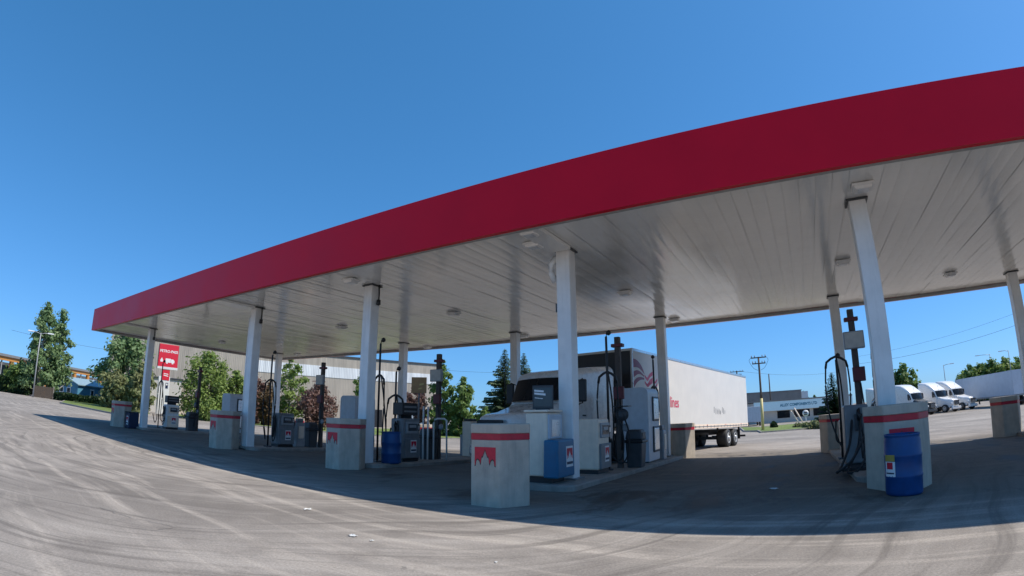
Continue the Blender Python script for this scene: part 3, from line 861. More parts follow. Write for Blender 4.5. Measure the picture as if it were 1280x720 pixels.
def wheel(parent, x, y, r=.5, w=.28, side=1, name='wheel'):
    t = MB().lathe([(r*.6, -w/2), (r*.93, -w/2), (r, -w/2+.05), (r, w/2-.05), (r*.93, w/2), (r*.6, w/2)], 28, (x, y, r), 'x').build(name, 'rubber', parent)
    prof = [(r*.6, 0), (r*.55, .03), (r*.5, -.06), (r*.25, -.05), (r*.22, .05), (r*.12, .07), (.0, .07)]
    if side < 0: prof = [(a, -b) for a, b in prof]
    MB().lathe(prof, 24, (x+side*(w/2), y, r), 'x').build('rim', 'rim', t)
    return t

def make_tractor(roof=3.3, high=False, hoodmat='truckwhite', label='', mirrors=1.45):
    t = thing('highway_tractor', label, 'lorry tractor')
    hs = [(-5.85, .56, .75, 1.4, .08, .5), (-5.8, .66, .6, 1.5, .12, .5), (-5.5, .82, .55, 1.6, .2, .45), (-5.0, .95, .6, 1.66, .26, .35), (-4.5, 1.02, .75, 1.8, .26, .3), (-3.92, 1.08, .8, 1.98, .24, .25), (-3.6, 1.1, .8, 2.02, .24, .25)]
    MB().loft([rrect(hw, z0, z1, r, y, bow) for y, hw, z0, z1, r, bow in hs]).build('hood', hoodmat, t)
    body = [(-3.94, 1.1, .7, 1.99, .1, .25), (-3.9, 1.14, .7, 2.03, .1, .25), (-3.56, 1.17, .7, 2.86, .1, .22)]
    if high: body += [(-3.3, 1.18, .7, 3.08, .2, .15), (-2.5, 1.22, .7, 3.6, .3, .08), (-1.9, 1.25, .7, 3.88, .3, 0), (-.9, 1.27, .7, 4.02, .28, 0), (-.8, 1.26, .72, 4.0, .28, 0)]
    else: body += [(-3.42, 1.18, .7, 2.99, .14, .18), (-2.75, 1.22, .7, 3.14, .22, .05), (-2.2, 1.24, .7, 3.22, .25, 0), (-1.0, 1.25, .7, roof, .22, 0), (-.92, 1.24, .72, roof-.02, .22, 0)]
    MB().loft([rrect(hw, z0, z1, r, y, bow) for y, hw, z0, z1, r, bow in body]).build('cab', 'truckwhite', t)
    # windscreen: two panes that follow the slope
    def ws(xx, f):
        y = -3.9+.34*f+(.25-.03*f)*(xx/1.1)**2; z = 2.06+.76*f-.02*(xx/1.05)**2
        return (xx, y-.024, z+.01)
    mb = MB()
    for a, b in ((-1.08, -.015), (.015, 1.08)):
        vs = [ws(a+(b-a)*i/6, f) for f in (0, .33, .66, .97) for i in range(7)]
        mb.add(vs, [(j*7+i, j*7+i+1, (j+1)*7+i+1, (j+1)*7+i) for j in range(3) for i in range(6)], True)
    wsn = mb.build('windscreen', 'glass', t)
    MB().tube([ws(0, 0), ws(0, .97)], .018, 6).build('divider', 'black', wsn)
    for s in (-1, 1):
        X = s*1.135
        g = MB().add([(X, -3.5, 2.02), (X, -2.75, 2.0), (X+s*.012, -2.75, 2.72), (X+s*.012, -3.2, 2.74), (X, -3.45, 2.3)], [(0, 1, 2, 3, 4)])
        g.v = [(x+s*.035, y, z) for x, y, z in g.v]
        dr = MB().add([(X+s*.02, -3.55, .95), (X+s*.08, -2.65, .95), (X+s*.08, -2.65, 1.95), (X+s*.02, -3.55, 1.95)], [(0, 1, 2, 3)]).build('door', 'truckwhite', t)
        g.build('side_window', 'glass', dr)
        MB().box((X+s*.09, -2.8, 1.6), (.04, .16, .04)).build('handle', 'black', dr)
        m = MB().box((s*(mirrors+.02), -3.3, 2.36), (.3, .12, .7)).build('mirror', 'black', t, bevel=.04)
        MB().tube([(s*1.13, -3.2, 2.6), (s*(mirrors+.02), -3.28, 2.74), (s*(mirrors+.02), -3.25, 2.36), (s*(mirrors+.02), -3.28, 1.98), (s*1.13, -3.2, 1.9)], .02, 6).build('mirror_arm', 'black', m)
        MB().box((s*.78, -5.62, 1.06), (.32, .22, .24)).build('headlight', 'ice', t, bevel=.05)
        wheel(t, s*1.02, -4.75, .5, .3, s)
        for y in (-.45, .8): wheel(t, s*.98, y, .5, .55, s)
        MB().lathe([(.0, -.55), (.28, -.55), (.3, -.5), (.3, .5), (.28, .55), (0, .55)], 20, (s*1.0, -2.1, .72), 'y').build('fuel_tank', 'chrome', t)
        MB().box((s*1.05, -3.1, .5), (.34, .7, .12)).build('step', 'darkgrey', t, bevel=.02)
    gr = MB().box((0, -5.87, 1.12), (1.0, .06, .58)).build('grille', 'black', t, bevel=.03)
    mb = MB()
    for k in range(5): mb.box((0, -5.905, .88+k*.09), (.92, .02, .03))
    mb.build('grille_bars', 'chrome', gr)
    MB().box((0, -5.72, .5), (1.75, .3, .34)).build('bumper', 'chrome' if not high else hoodmat, t, bevel=.08)
    MB().box((.42, -1.5, .66), (.12, 6.2, .24)).box((-.42, -1.5, .66), (.12, 6.2, .24)).box((0, -4.4, .62), (1.5, 2.2, .3)).build('chassis', 'black', t)
    MB().tube([(-1.05, -4.05, 1.8), (-1.12, -4.0, 2.8), (-1.15, -3.98, 3.5)], .014, 6).build('aerial', 'black', t)
    return t

A = R(-9.72)
tx, ty = 20.74, 8.46
fl = h(tx, ty)
pitch = math.atan2(h(tx+2.5, ty+14)-fl, 14.2)
def tloc(dy): return (tx-math.sin(A)*dy, ty+math.cos(A)*dy)
tr = make_tractor(3.36, False, 'truckwhite', 'white sleeper lorry tractor pulled in under the canopy, nose towards us')
x, y = tloc(-.42); tr.location = (x, y, h(*tloc(-4.7))*.5+h(*tloc(0))*.5-.02); tr.rotation_euler = (math.atan2(h(*tloc(0))-h(*tloc(-5)), 5), 0, A)

def make_trailer(label, loc, rz, rx, L=15.9, skin='trailer', deco=True, H=4.2):
    t = thing('box_trailer', label, 'semi trailer', loc, rz, None, rx)
    zb = 1.12
    MB().box((0, L/2, (zb+.14+H)/2), (2.56, L, H-zb-.14)).build('box', skin, t, bevel=.03)
    MB().box((1.288, L/2, H-.05), (.02, L-.02, .1)).box((-1.288, L/2, H-.05), (.02, L-.02, .1)).box((1.29, .04, 2.7), (.02, .08, 2.9)).build('rail', 'chrome' if deco else skin, t)
    mb = MB()
    for s in (1, -1): mb.box((s*1.25, L/2, zb+.07), (.07, L-.03, .2))
    mb.box((0, L/2, zb+.05), (2.4, L-.06, .1))
    sk = mb.build('bottom_rail', 'midgrey' if not deco else 'cream', t)
    mb = MB()
    k = .3
    while k < L-.2: mb.box((1.29, k, zb+.06), (.015, .06, .1)); k += .55
    mb.box((1.286, L/2, zb+.06), (.006, L-.3, .05))
    mb.build('rivet_plates', 'grey', sk)
    fr = MB().box((0, -.012, 2.75), (2.44, .02, 2.7)).build('front_wall', 'black', t)  # black sheet: the front wall's shade painted in as colour
    for y in ((11.5, 12.8) if deco else (L-3.6, L-2.3)):
        for s in (1, -1): wheel(t, s*.98, y, .5, .58, s)
        MB().box((0, y, .5), (1.9, .14, .14)).build('axle', 'black', t)
    MB().box((.45, 12.15, .85), (.12, 3.0, .3)).box((-.45, 12.15, .85), (.12, 3.0, .3)).box((0, 12.15, .92), (1.0, 2.6, .16)).build('bogie', 'black', t)
    for s in (1, -1):
        MB().box((s*.8, 2.9, .75), (.16, .16, .8)).box((s*.8, 2.9, .33), (.3, .3, .04)).build('landing_leg', 'darkgrey', t)
        MB().box((s*1.0, 13.75 if deco else L-1.4, .66), (.55, .02, .55)).build('mudflap', 'black', t)
    MB().box((0, L-.1, .52), (2.2, .1, .12)).box((.7, L-.14, .82), (.1, .08, .6)).box((-.7, L-.14, .82), (.1, .08, .6)).build('rear_guard', 'black', t)
    for s in (1, -1): MB().box((s*.64, L+.015, 2.7), (1.22, .03, 2.8)).build('rear_door', skin, t, bevel=.01)
    for k in range(5): MB().box((1.292, 2.+k*3, zb+.13), (.012, .1, .04)).build('marker_lamp', 'red', t)
    if deco:
        pl = lambda a, b, o: (1.281+o, a, b)
        def band(top, bot):
            n = len(top); return [[top[i], top[i+1], bot[i+1], bot[i]] for i in range(n-1)]
        def cur(pts, n=10):
            P = [Vector((p[0], p[1])) for p in pts]; out = []
            for k in range(n+1):
                f = k/n*(len(P)-1); i = min(int(f), len(P)-2); u = f-i
                p0, p1, p2, p3 = P[max(i-1, 0)], P[i], P[i+1], P[min(i+2, len(P)-1)]
                q = .5*((2*p1)+(-p0+p2)*u+(2*p0-5*p1+4*p2-p3)*u*u+(-p0+3*p1-3*p2+p3)*u**3); out.append((q.x, q.y))
            return out
        sw = []
        sw += band(cur([(.1, 3.8), (.43, 3.77), (.79, 3.58), (1.03, 3.3)]), cur([(.1, 3.47), (.43, 3.5), (.75, 3.42), (1.02, 3.28)]))
        sw += band(cur([(.1, 3.31), (.4, 3.39), (.7, 3.35), (1.0, 3.22)]), cur([(.1, 3.08), (.4, 3.22), (.7, 3.25), (.99, 3.17)]))
        sw += band(cur([(.1, 2.93), (.37, 3.09), (.7, 3.15), (1.0, 3.13)]), cur([(.1, 2.69), (.37, 2.91), (.7, 3.04), (.99, 3.06)]))
        flat(sw, pl, 'swoosh_graphic', 'burgundy', t)
        wv = []
        for dz in (0, -.24):
            wv += band(cur([(1.05, 3.27+dz), (1.27, 3.16+dz), (1.5, 3.33+dz), (1.76, 3.44+dz)]), cur([(1.05, 3.18+dz), (1.29, 3.03+dz), (1.5, 3.18+dz), (1.76, 3.28+dz)]))
        wv += band(cur([(1.08, 2.95), (1.3, 2.9), (1.5, 3.0), (1.74, 3.06)]), cur([(1.1, 2.9), (1.32, 2.8), (1.5, 2.88), (1.74, 2.97)]))
        for dz in (0, -.18): wv += band(cur([(1.85, 3.13+dz), (2.0, 3.06+dz), (2.2, 3.2+dz)]), cur([(1.85, 3.05+dz), (2.0, 2.97+dz), (2.2, 3.1+dz)]))
        flat(wv, pl, 'wave_graphic', 'pinkred', t)
        lettering('lines', .66, lambda a, b, o: (1.279+o, 3.42+a*.82, 2.06+b), 'lettering', 'pinkred', t, align='LEFT', bold=.008)
        rs2 = random.Random(5); sm = []
        for k in range(9):
            a = 9.0+k*.22+.14*rs2.random(); b = 1.78+.1*rs2.random()
            flat([[(a, b), (a+.04+rs2.random()*.05, b+.03), (a+.1, b+.13+rs2.random()*.22), (a+.03, b+.2+rs2.random()*.16)]], pl, 'scuff_mark', 'grey', t)
    return t
tl = make_trailer('long white box trailer with burgundy and red swoosh behind the canopy', (tx, ty, fl), A, pitch, L=15.6)

# ------------------------------------------------------------------ parked lorries at right
hi = make_tractor(3.9, True, 'truckwhite', '', 1.4)
hi2 = make_tractor(3.9, True, 'darkgrey', '', 1.4)
def park(o, u, v, lab, ang=None, D=None, back=5.8):
    p = gp(u, v) if D is None else base(u, v, D)
    d = Vector((p.x-CAM.x, p.y-CAM.y)).normalized(); rt = Vector((d.y, -d.x))
    hd = rt*.80-d*.60
    q = Vector((p.x, p.y))-hd*back
    o.location = (q.x, q.y, h(q.x, q.y)); o.rotation_euler = (0, 0, math.atan2(hd.x, -hd.y))
    o['label'] = lab; o['group'] = 'parked lorries beyond the forecourt'
    return hd
park(hi2, 1164, 518.5, 'parked white lorry with a dark hood, left of the parked row', D=72)
hd = park(hi, 1193, 513, 'parked white lorry in the middle of the row, dark bumper', D=75)
c3 = copy_tree(hi, (0, 0, 0)); park(c3, 1213, 509, 'parked white lorry at the right of the row, beside the grey trailer', D=78)
c4 = copy_tree(hi, (0, 0, 0)); park(c4, 1128, 520, 'parked white lorry farthest left, mostly behind the front column', D=74)
pa, pb = base(1278, 500, 73), base(1203, 503, 88)
dv = Vector((pb.x-pa.x, pb.y-pa.y)); rz = math.atan2(-dv.x, dv.y)
make_trailer('long grey white box trailer parked right of the lorry row', (pa.x, pa.y, h(pa.x, pa.y)), rz+PI, 0, L=16.2, skin='trailergrey', deco=False, H=4.1)
o = bpy.data.objects['box_trailer.001']; o.location = (pb.x, pb.y, h(pb.x, pb.y))

# ------------------------------------------------------------------ trees
def leaves(mb, rnd, c, rad, n, size, flatz=.8):
    for _ in range(n):
        d = Vector((rnd.gauss(0, .52), rnd.gauss(0, .52), rnd.gauss(0, .6)))
        if d.length > 1.7: d *= 1.7/d.length
        p = Vector(c)+Vector((d.x*rad, d.y*rad, d.z*rad*flatz))
        nn = (d.normalized()+Vector((rnd.uniform(-1, 1), rnd.uniform(-1, 1), rnd.uniform(-.3, 1.1)))).normalized()
        a = nn.orthogonal().normalized(); b = nn.cross(a)
        th = rnd.uniform(0, PI); a, b = a*math.cos(th)+b*math.sin(th), b*math.cos(th)-a*math.sin(th)
        s = size*rnd.uniform(.6, 1.3)
        mb.add([p-a*s, p-b*s*.55, p+a*s, p+b*s*.55], [(0, 1, 2, 3)])

def tree(label, loc, hgt, wid, leaf, bark='bark', seed=1, n=5200, size=.2, trunk=.22, clear=.18, shape='round', group='trees beyond the forecourt', cat='tree', name='broadleaf_tree'):
    rnd = random.Random(seed)
    t = thing(name, label, cat, loc, 0, group)
    tb = MB(); cr = MB()
    tr_ = max(.05, hgt*.018)
    top = Vector((rnd.uniform(-.03, .03)*hgt, rnd.uniform(-.03, .03)*hgt, hgt*.86))
    tb.tube([(0, 0, -.2), (rnd.uniform(-.01, .01)*hgt, 0, hgt*.3), top*.66+Vector((.01*hgt, 0, 0)), top], tr_, 8, tr_*.25)
    clumps = []
    k = 0
    nb = 26
    for i in range(nb):
        f = i/(nb-1)
        z = hgt*(clear+(.97-clear)*f)
        if shape == 'round': env = math.sin(PI*min(1, .12+.86*f))**.6
        elif shape == 'upright': env = (1-f)**.55*.9+.12
        elif shape == 'poplar': env = .95*math.sin(PI*min(1, .2+.78*f))**.8
        elif shape == 'open': env = (.5+.5*math.sin(PI*min(1, .1+.9*f)))*(1-.55*f)
        for j in range(2 if f < .85 else 1):
            a = i*2.4+j*PI+rnd.uniform(-.5, .5)
            rr = wid/2*env*rnd.uniform(.3, .93)*(1 if f < .92 else .2)
            c = Vector((math.cos(a)*rr, math.sin(a)*rr, z*rnd.uniform(.95, 1.02)))
            cs = wid*(.075+.085*rnd.random())*(.55+.45*env)
            clumps.append((c, cs))
            st = Vector((0, 0, max(hgt*clear*.7, c.z-rr*.9-.2)))
            tb.tube([st, (st+c)/2+Vector((0, 0, -.02*hgt)), c], tr_*.35, 5, tr_*.1)
    tot = sum(c[1]**2 for c in clumps)
    for c, cs in clumps:
        leaves(cr, rnd, c, cs, max(20, int(n*cs*cs/tot)), size)
    tb.build('trunk', bark, t); cr.build('crown', leaf, t)
    return t

def spruce(label, loc, hgt, wid, leaf='needle', seed=1, dens=1., group='spruces and pines beyond the forecourt', lean=0):
    rnd = random.Random(seed)
    t = thing('spruce_tree', label, 'spruce', loc, 0, group)
    MB().tube([(0, 0, -.2), (0, 0, hgt*.5), (0, 0, hgt*.99)], hgt*.014, 7, .02).build('trunk', 'bark', t)
    cr = MB()
    z = hgt*.05
    while z < hgt*.985:
        f = z/hgt
        rad = wid/2*(1-f)**.8*rnd.uniform(.72, 1.1)+.08
        nb = max(4, int((6+9*(1-f))*dens))
        for k in range(nb):
            a = 2*PI*k/nb+rnd.uniform(-.35, .35); L = rad*rnd.uniform(.6, 1.15)
            d = Vector((math.cos(a), math.sin(a), 0)); sd = Vector((-d.y, d.x, 0))
            m = max(3, int(L/.28))
            for j in range(m):
                u = (j+.6)/m
                p = Vector((0, 0, z))+d*(L*u)+Vector((0, 0, -.32*L*u+.2*L*u*u))
                w = .42*L*(1-u*.7)*rnd.uniform(.7, 1.2)+.08
                for s in (1, -1):
                    q = p+sd*(s*w)+d*(.18*L)+Vector((0, 0, -.1*L+rnd.uniform(-.08, .03)))
                    cr.add([p-d*(.12*L), p+d*(.16*L)+Vector((0, 0, .03)), q], [(0, 1, 2)])
                cr.add([p+sd*.1, p-sd*.1, p+d*(.1*L)+Vector((0, 0, -.16*L-.08))], [(0, 1, 2)])
        z += hgt*(.014+.008*(1-f))*rnd.uniform(.8, 1.2)/max(.8, dens)
    cr.build('crown', leaf, t)
    return t

def tall(u, v, D, zbase): return at(u, v, D).z-zbase
def ptree(label, u, vtop, D, wpx, leaf, **kw):
    b = base(u, 500, D); hg = tall(u, vtop, D, b.z)
    fn = kw.pop('fn', tree)
    return fn(label, b, hg, wpx*D/640., leaf, **kw)
# left
ptree('tall green tree behind the street lamp at far left', 49, 374, 86, 48, 'leaf_blue', seed=11, n=6500, size=.27, shape='open', clear=.1, bark='palebark')
ptree('second tall green tree leaning on the first behind the street lamp', 70, 388, 88, 46, 'leaf_blue', seed=10, n=4200, size=.27, shape='open', clear=.14, bark='palebark')
ptree('low bushy green tree under the tall one at far left', 27, 450, 88, 38, 'leaf_mid', seed=12, n=2600, size=.28, shape='round', clear=.06)
ptree('tall blue green tree behind the far left column', 157, 407, 70, 74, 'leaf_blue', seed=13, n=6000, size=.26, shape='poplar', clear=.22, bark='palebark')
ptree('pale olive shrub tree at the foot of the tall blue green tree', 146, 462, 66, 44, 'leaf_olive', seed=14, n=3600, size=.22, clear=.04)
ptree('rusty tinged small tree just left of the far left column', 176, 452, 64, 36, 'leaf_olive', seed=15, n=3200, size=.22, clear=.05)
ptree('bright green spreading tree in front of the warehouse wall', 258, 436, 64, 88, 'leaf_bright', seed=16, n=7500, size=.19, shape='open', clear=.06)
ptree('rounded green tree right of the bright spreading tree', 293, 462, 66, 44, 'leaf_bright', seed=17, n=4500, size=.2, clear=.05)
ptree('purple leaved tree behind the second front column', 319, 470, 66, 42, 'leaf_purple', seed=18, n=3600, size=.2, clear=.08)
ptree('slender birch with pale stem left of the plain dispenser', 362, 440, 66, 44, 'leaf_bright', seed=19, n=3200, size=.2, clear=.12, bark='palebark', shape='poplar')
ptree('rust coloured shrub tree beside the slender birch', 336, 478, 62, 30, 'leaf_rust', seed=20, n=2600, size=.18, clear=.06)
ptree('purple leaved tree behind the second service post', 398, 478, 62, 52, 'leaf_purple', seed=21, n=4600, size=.19, clear=.1)
ptree('small green shrub tree against the warehouse door', 452, 462, 72, 30, 'leaf_mid', seed=22, n=2200, size=.2, clear=.1)
ptree('purple leaved tree behind the white pipe rails', 519, 482, 64, 46, 'leaf_purple', seed=23, n=4200, size=.19, clear=.08)
ptree('green poplar directly behind the third service post', 553, 450, 63, 44, 'leaf_mid', seed=24, n=5200, size=.22, shape='upright', clear=.04)
ptree('pointed green tree right of the third service post', 579, 470, 62, 44, 'leaf_mid', seed=25, n=4600, size=.22, shape='upright', clear=.04)
ptree('pale green shrub in front of the dark hedge', 607, 508, 60, 22, 'leaf_bright', seed=26, n=1500, size=.18, clear=.02, shape='round')
ptree('big spruce left of the column above the lorry', 631, 434, 74, 74, 'needle', fn=spruce, seed=31, dens=.9)
ptree('smaller spruce right of the column above the lorry roof', 655, 440, 80, 58, 'needle', fn=spruce, seed=32)
ptree('dark spruce at right beside the low shop sign', 1041, 464, 78, 44, 'leaf_dark', fn=spruce, seed=33, dens=.55)
# right
ptree('green tree behind the parked lorries, right of the front column', 1131, 456, 110, 38, 'leaf_mid', seed=41, n=4200, size=.34, clear=.08)
ptree('dark green tree left of the parked lorries, by the column', 1112, 462, 108, 22, 'leaf_dark', seed=42, n=2600, size=.34, clear=.08)
for k, (u, v, D, w_, lf) in enumerate(((1212, 455, 125, 26, 'leaf_mid'), (1226, 452, 128, 24, 'leaf_bright'), (1240, 449, 126, 26, 'leaf_mid'), (1256, 446, 124, 28, 'leaf_bright'), (1272, 446, 126, 28, 'leaf_mid'))):
    ptree(('first', 'second', 'third', 'fourth', 'fifth')[k]+' tree from the left in the row above the parked grey trailer', u, v, D, w_+8, lf, seed=50+k, n=3200, size=.36, clear=.05, group='trees above the grey trailer')
for k, (u, v, D, w_) in enumerate(((1004, 489, 150, 14), (1018, 494, 150, 10))):
    ptree(('small pale tree behind the roof end of the low shop', 'smaller tree behind the low shop roof near the spruce')[k], u, v, D, w_, 'leaf_blue', seed=60+k, n=900, size=.4)
# shrubs on the right lawn
for k, (u, D, w_, hh) in enumerate(((998, 62, 1.3, .55), (1008, 60, 1.5, .6), (1018, 58, 1.6, .8), (1026, 57, 1.3, .65), (967, 66, .9, .9))):
    b = base(u, 530, D)
    tree(('grey green shrub at the left of the lawn shrubs', 'grey green shrub in front of the round sign', 'largest grey green shrub on the lawn', 'grey green shrub nearest the spruce', 'small dark shrub right of the yellow footed pole')[k], b, hh, w_, 'leaf_olive' if k < 4 else 'leaf_dark', seed=70+k, n=500, size=.13, clear=.05, group='shrubs on the right lawn', cat='shrub', name='lawn_shrub')

# hedges
def hedge(label, pts, hgt, wdt, leaf, seed, n=4000, size=.22):
    rnd = random.Random(seed); cr = MB()
    P = [Vector(p) for p in pts]
    o = thing('clipped_hedge', label, 'hedge', P[0], 0, 'dark hedges')
    seg = sum((b-a).length for a, b in zip(P[:-1], P[1:]))
    for a, b in zip(P[:-1], P[1:]):
        d = (b-a).normalized(); s = Vector((-d.y, d.x, 0)); L = (b-a).length
        for _ in range(int(n*L/seg)):
            t_ = rnd.random()*L; x_ = rnd.uniform(-1, 1); z_ = rnd.random()
            if rnd.random() < .6:
                if rnd.random() < .4: z_ = 1+.12*rnd.uniform(-1, 1)*(.4+.6*math.sin(t_*1.7)**2)
                else: x_ = rnd.choice((-1, 1))*rnd.uniform(.85, 1.05)
            p = a+d*t_+s*(x_*wdt/2); p.z = h(p.x, p.y)+z_*hgt*(1+.08*math.sin(t_*.9+seed))
            nn = Vector((rnd.uniform(-1, 1), rnd.uniform(-1, 1), rnd.uniform(-.4, 1))).normalized(); u_ = nn.orthogonal().normalized(); w_ = nn.cross(u_)
            q = size*rnd.uniform(.6, 1.3)
            cr.add([p-u_*q, p-w_*q*.6, p+u_*q, p+w_*q*.6], [(0, 1, 2, 3)])
    cr.build('foliage', leaf, o, org=P[0])
    return o
hedge('dark clipped hedge below the two pointed green trees', [base(566, 530, 67), base(600, 530, 66), base(640, 530, 70)], 2.6, 1.6, 'leaf_dark', 3, 5000)
hedge('dark clipped hedge along the street at the far left edge', [base(-40, 480, 92), base(14, 485, 88), base(44, 488, 86)], 2.1, 1.4, 'leaf_dark', 4, 3600)
hedge('dark clipped hedge in front of the blue cabin', [base(72, 495, 84), base(98, 498, 80), base(134, 500, 78)], .95, 1.2, 'leaf_dark', 5, 3400)
a, b = base(46, 490, 84), base(70, 495, 83)
o = thing('board_fence', 'short brown board fence between the two far left hedges', 'fence', a, math.atan2(b.y-a.y, b.x-a.x))
n_ = 16; Lf = (b-a).length
mb = MB()
for k in range(n_): mb.box((Lf*(k+.5)/n_, 0, .75), (Lf/n_-.015, .03, 1.5+.03*math.sin(k*3.)))
mb.build('boards', 'wood', o)
for k in range(3): MB().box((Lf*k/2, .08, .8), (.1, .1, 1.7)).build('post', 'palebark', o)

# ------------------------------------------------------------------ buildings
class Wall:                                   # a frame along a wall: (s along, d out, z up)
    def __init__(s, p, q):
        s.p = Vector((p.x, p.y, 0)); d = Vector((q.x-p.x, q.y-p.y, 0)); s.L = d.length; s.d = d.normalized()
        s.n = Vector((s.d.y, -s.d.x, 0))
        if s.n.dot(Vector((CAM.x, CAM.y, 0))-s.p) < 0: s.n = -s.n
        s.rz = math.atan2(s.d.y, s.d.x)
    def pt(s, a, d, z): v = s.p+s.d*a+s.n*d; return (v.x, v.y, z)
    def box(s, mb, a0, a1, d0, d1, z0, z1):
        c = s.pt((a0+a1)/2, (d0+d1)/2, (z0+z1)/2)
        return mb.box(c, (a1-a0, abs(d1-d0), z1-z0), s.rz)

# warehouse: a long wall that faces the sun
p1, p2 = base(425, 520, 90), base(547, 520, 97)
d12 = (p2-p1); d12.z = 0; u12 = d12.normalized()
ps = p1-u12*37
W = Wall(ps, p2)
g0 = min(h(ps.x, ps.y), h(p2.x, p2.y))-.3
zt = at(425, 447, 90).z
org = (ps.x, ps.y, g0)
wh = thing('warehouse', 'long taupe corrugated warehouse with a white band, behind the left islands', 'warehouse', org, W.rz)
def wl(mb, a0, a1, d0, d1, z0, z1):           # in the warehouse's own frame; out is -y or +y
    sgn = -1 if (Matrix.Rotation(W.rz, 3, 'Z') @ Vector((0, -1, 0))).dot(W.n) > 0 else 1
    return mb.box(((a0+a1)/2, sgn*(d0+d1)/2, (z0+z1)/2-g0), (a1-a0, abs(d1-d0), z1-z0))
LW = W.L
zb0, zb1 = at(425, 472.5, 90).z-.05, at(425, 460.5, 90).z+.15
a_b = 22.5
wl(MB(), 0, LW, -30, 0, g0, zt).build('wall', 'taupe', wh)
wl(MB(), -.1, LW+.1, -30.1, .12, zt+.003, zt+.3).build('roof_edge', 'darkgrey', wh)
wl(MB(), a_b, LW, .004, .06, zb0, zb1).build('white_band', 'band', wh)
dr = wl(MB(), 38.2, 43.0, .004, .05, g0, g0+4.3).build('loading_door', 'doorblue', wh)
wl(MB(), 43.3, 44.6, .004, .05, g0, g0+3.4).build('door', 'black', wh)
wl(MB(), 49.5, 52.5, .004, .05, g0, g0+3.6).build('loading_door', 'doorblue', wh)
# lower office wing at its left end
pw = base(203, 510, 84)
wg = thing('office_wing', 'pale low wing with a dark doorway behind the red roadside sign', 'building', (pw.x, pw.y, h(pw.x, pw.y)-.2), W.rz)
MB().box((0, 4, 2.6), (5.5, 6, 5.2)).build('wall', 'beige', wg)
MB().box((0, 4, 5.3), (5.8, 6.3, .25)).build('roof', 'darkgrey', wg)
MB().box((1.4, .98, 1.3), (1.1, .08, 2.2)).build('door', 'black', wg)

# orange timber building at far left
pa, pb = base(-45, 480, 108), base(150, 490, 150)
Wt = Wall(pa, pb); gt = h(pa.x, pa.y)
z0 = at(0, 446, 118).z
tb_ = thing('timber_building', 'building with orange timber posts and long flat roof at far left', 'building', (pa.x, pa.y, gt-.3), 0)
OT = (pa.x, pa.y, gt-.3)
Wt.box(MB(), 0, Wt.L, -9, -1.4, gt-.3, z0-.6).build('dark_wall', 'glass', tb_, org=OT)
Wt.box(MB(), -1, Wt.L+1, -10, .9, z0+.35, z0+.8).build('roof', 'grey', tb_, org=OT)
Wt.box(MB(), -1, Wt.L+1, .1, .6, z0-.35, z0+.34).build('beam', 'orange', tb_, org=OT)
Wt.box(MB(), -1, Wt.L+1, -1.39, -1.3, z0-1.1, z0-.61).build('soffit_panel', 'white_paint', tb_, org=OT)
k = 2.
while k < Wt.L:
    Wt.box(MB(), k, k+.75, .0, .5, gt-.3, z0-.353).build('post', 'orange', tb_, org=OT)
    Wt.box(MB(), k+2.8, k+3.0, .1, .3, gt-.3, z0-.353).build('steel_post', 'midgrey', tb_, org=OT)
    k += 5.2
# blue cabin
pb_ = base(86, 495, 100)
bc = thing('blue_cabin', 'blue gabled cabin with white framed windows behind the dark hedge', 'cabin', (pb_.x, pb_.y, h(pb_.x, pb_.y)-.1), 0)
d = Vector((CAM.x-pb_.x, CAM.y-pb_.y)); bc.rotation_euler.z = math.atan2(d.y, d.x)+PI/2+R(-47)
w2, l2, e, rg = 2.6, 6.4, 2.75, 3.75
MB().add([(-w2, 0, 0), (w2, 0, 0), (w2, 0, e), (0, 0, rg), (-w2, 0, e), (-w2, l2, 0), (w2, l2, 0), (w2, l2, e), (0, l2, rg), (-w2, l2, e)],
         [(0, 1, 2, 3, 4), (9, 8, 7, 6, 5), (1, 6, 7, 2), (0, 4, 9, 5), (2, 7, 8, 3), (3, 8, 9, 4)]).build('wall', 'bluewall', bc)
mb = MB()
for s in (1, -1):
    mb.add([(s*(w2+.35), -.35, e-.09), (0, -.35, rg+.04), (0, l2+.35, rg+.04), (s*(w2+.35), l2+.35, e-.09), (s*(w2+.35), -.35, e+.05), (0, -.35, rg+.18), (0, l2+.35, rg+.18), (s*(w2+.35), l2+.35, e+.05)],
           [(0, 1, 2, 3), (7, 6, 5, 4), (0, 4, 5, 1), (3, 2, 6, 7), (0, 3, 7, 4)])
mb.build('roof', 'cabin_roof', bc)
for xx in (-1.2, .5):
    f = MB().box((xx, -.03, 1.75), (1.0, .06, .95)).build('window', 'sticker', bc); MB().box((xx, -.04, 1.75), (.72, .07, .68)).build('pane', 'glass', f)
f = MB().box((w2+.03, 3.4, 1.6), (.06, .9, 1.3)).build('window', 'sticker', bc); MB().box((w2+.04, 3.4, 1.6), (.07, .55, .9)).build('pane', 'glass', f)

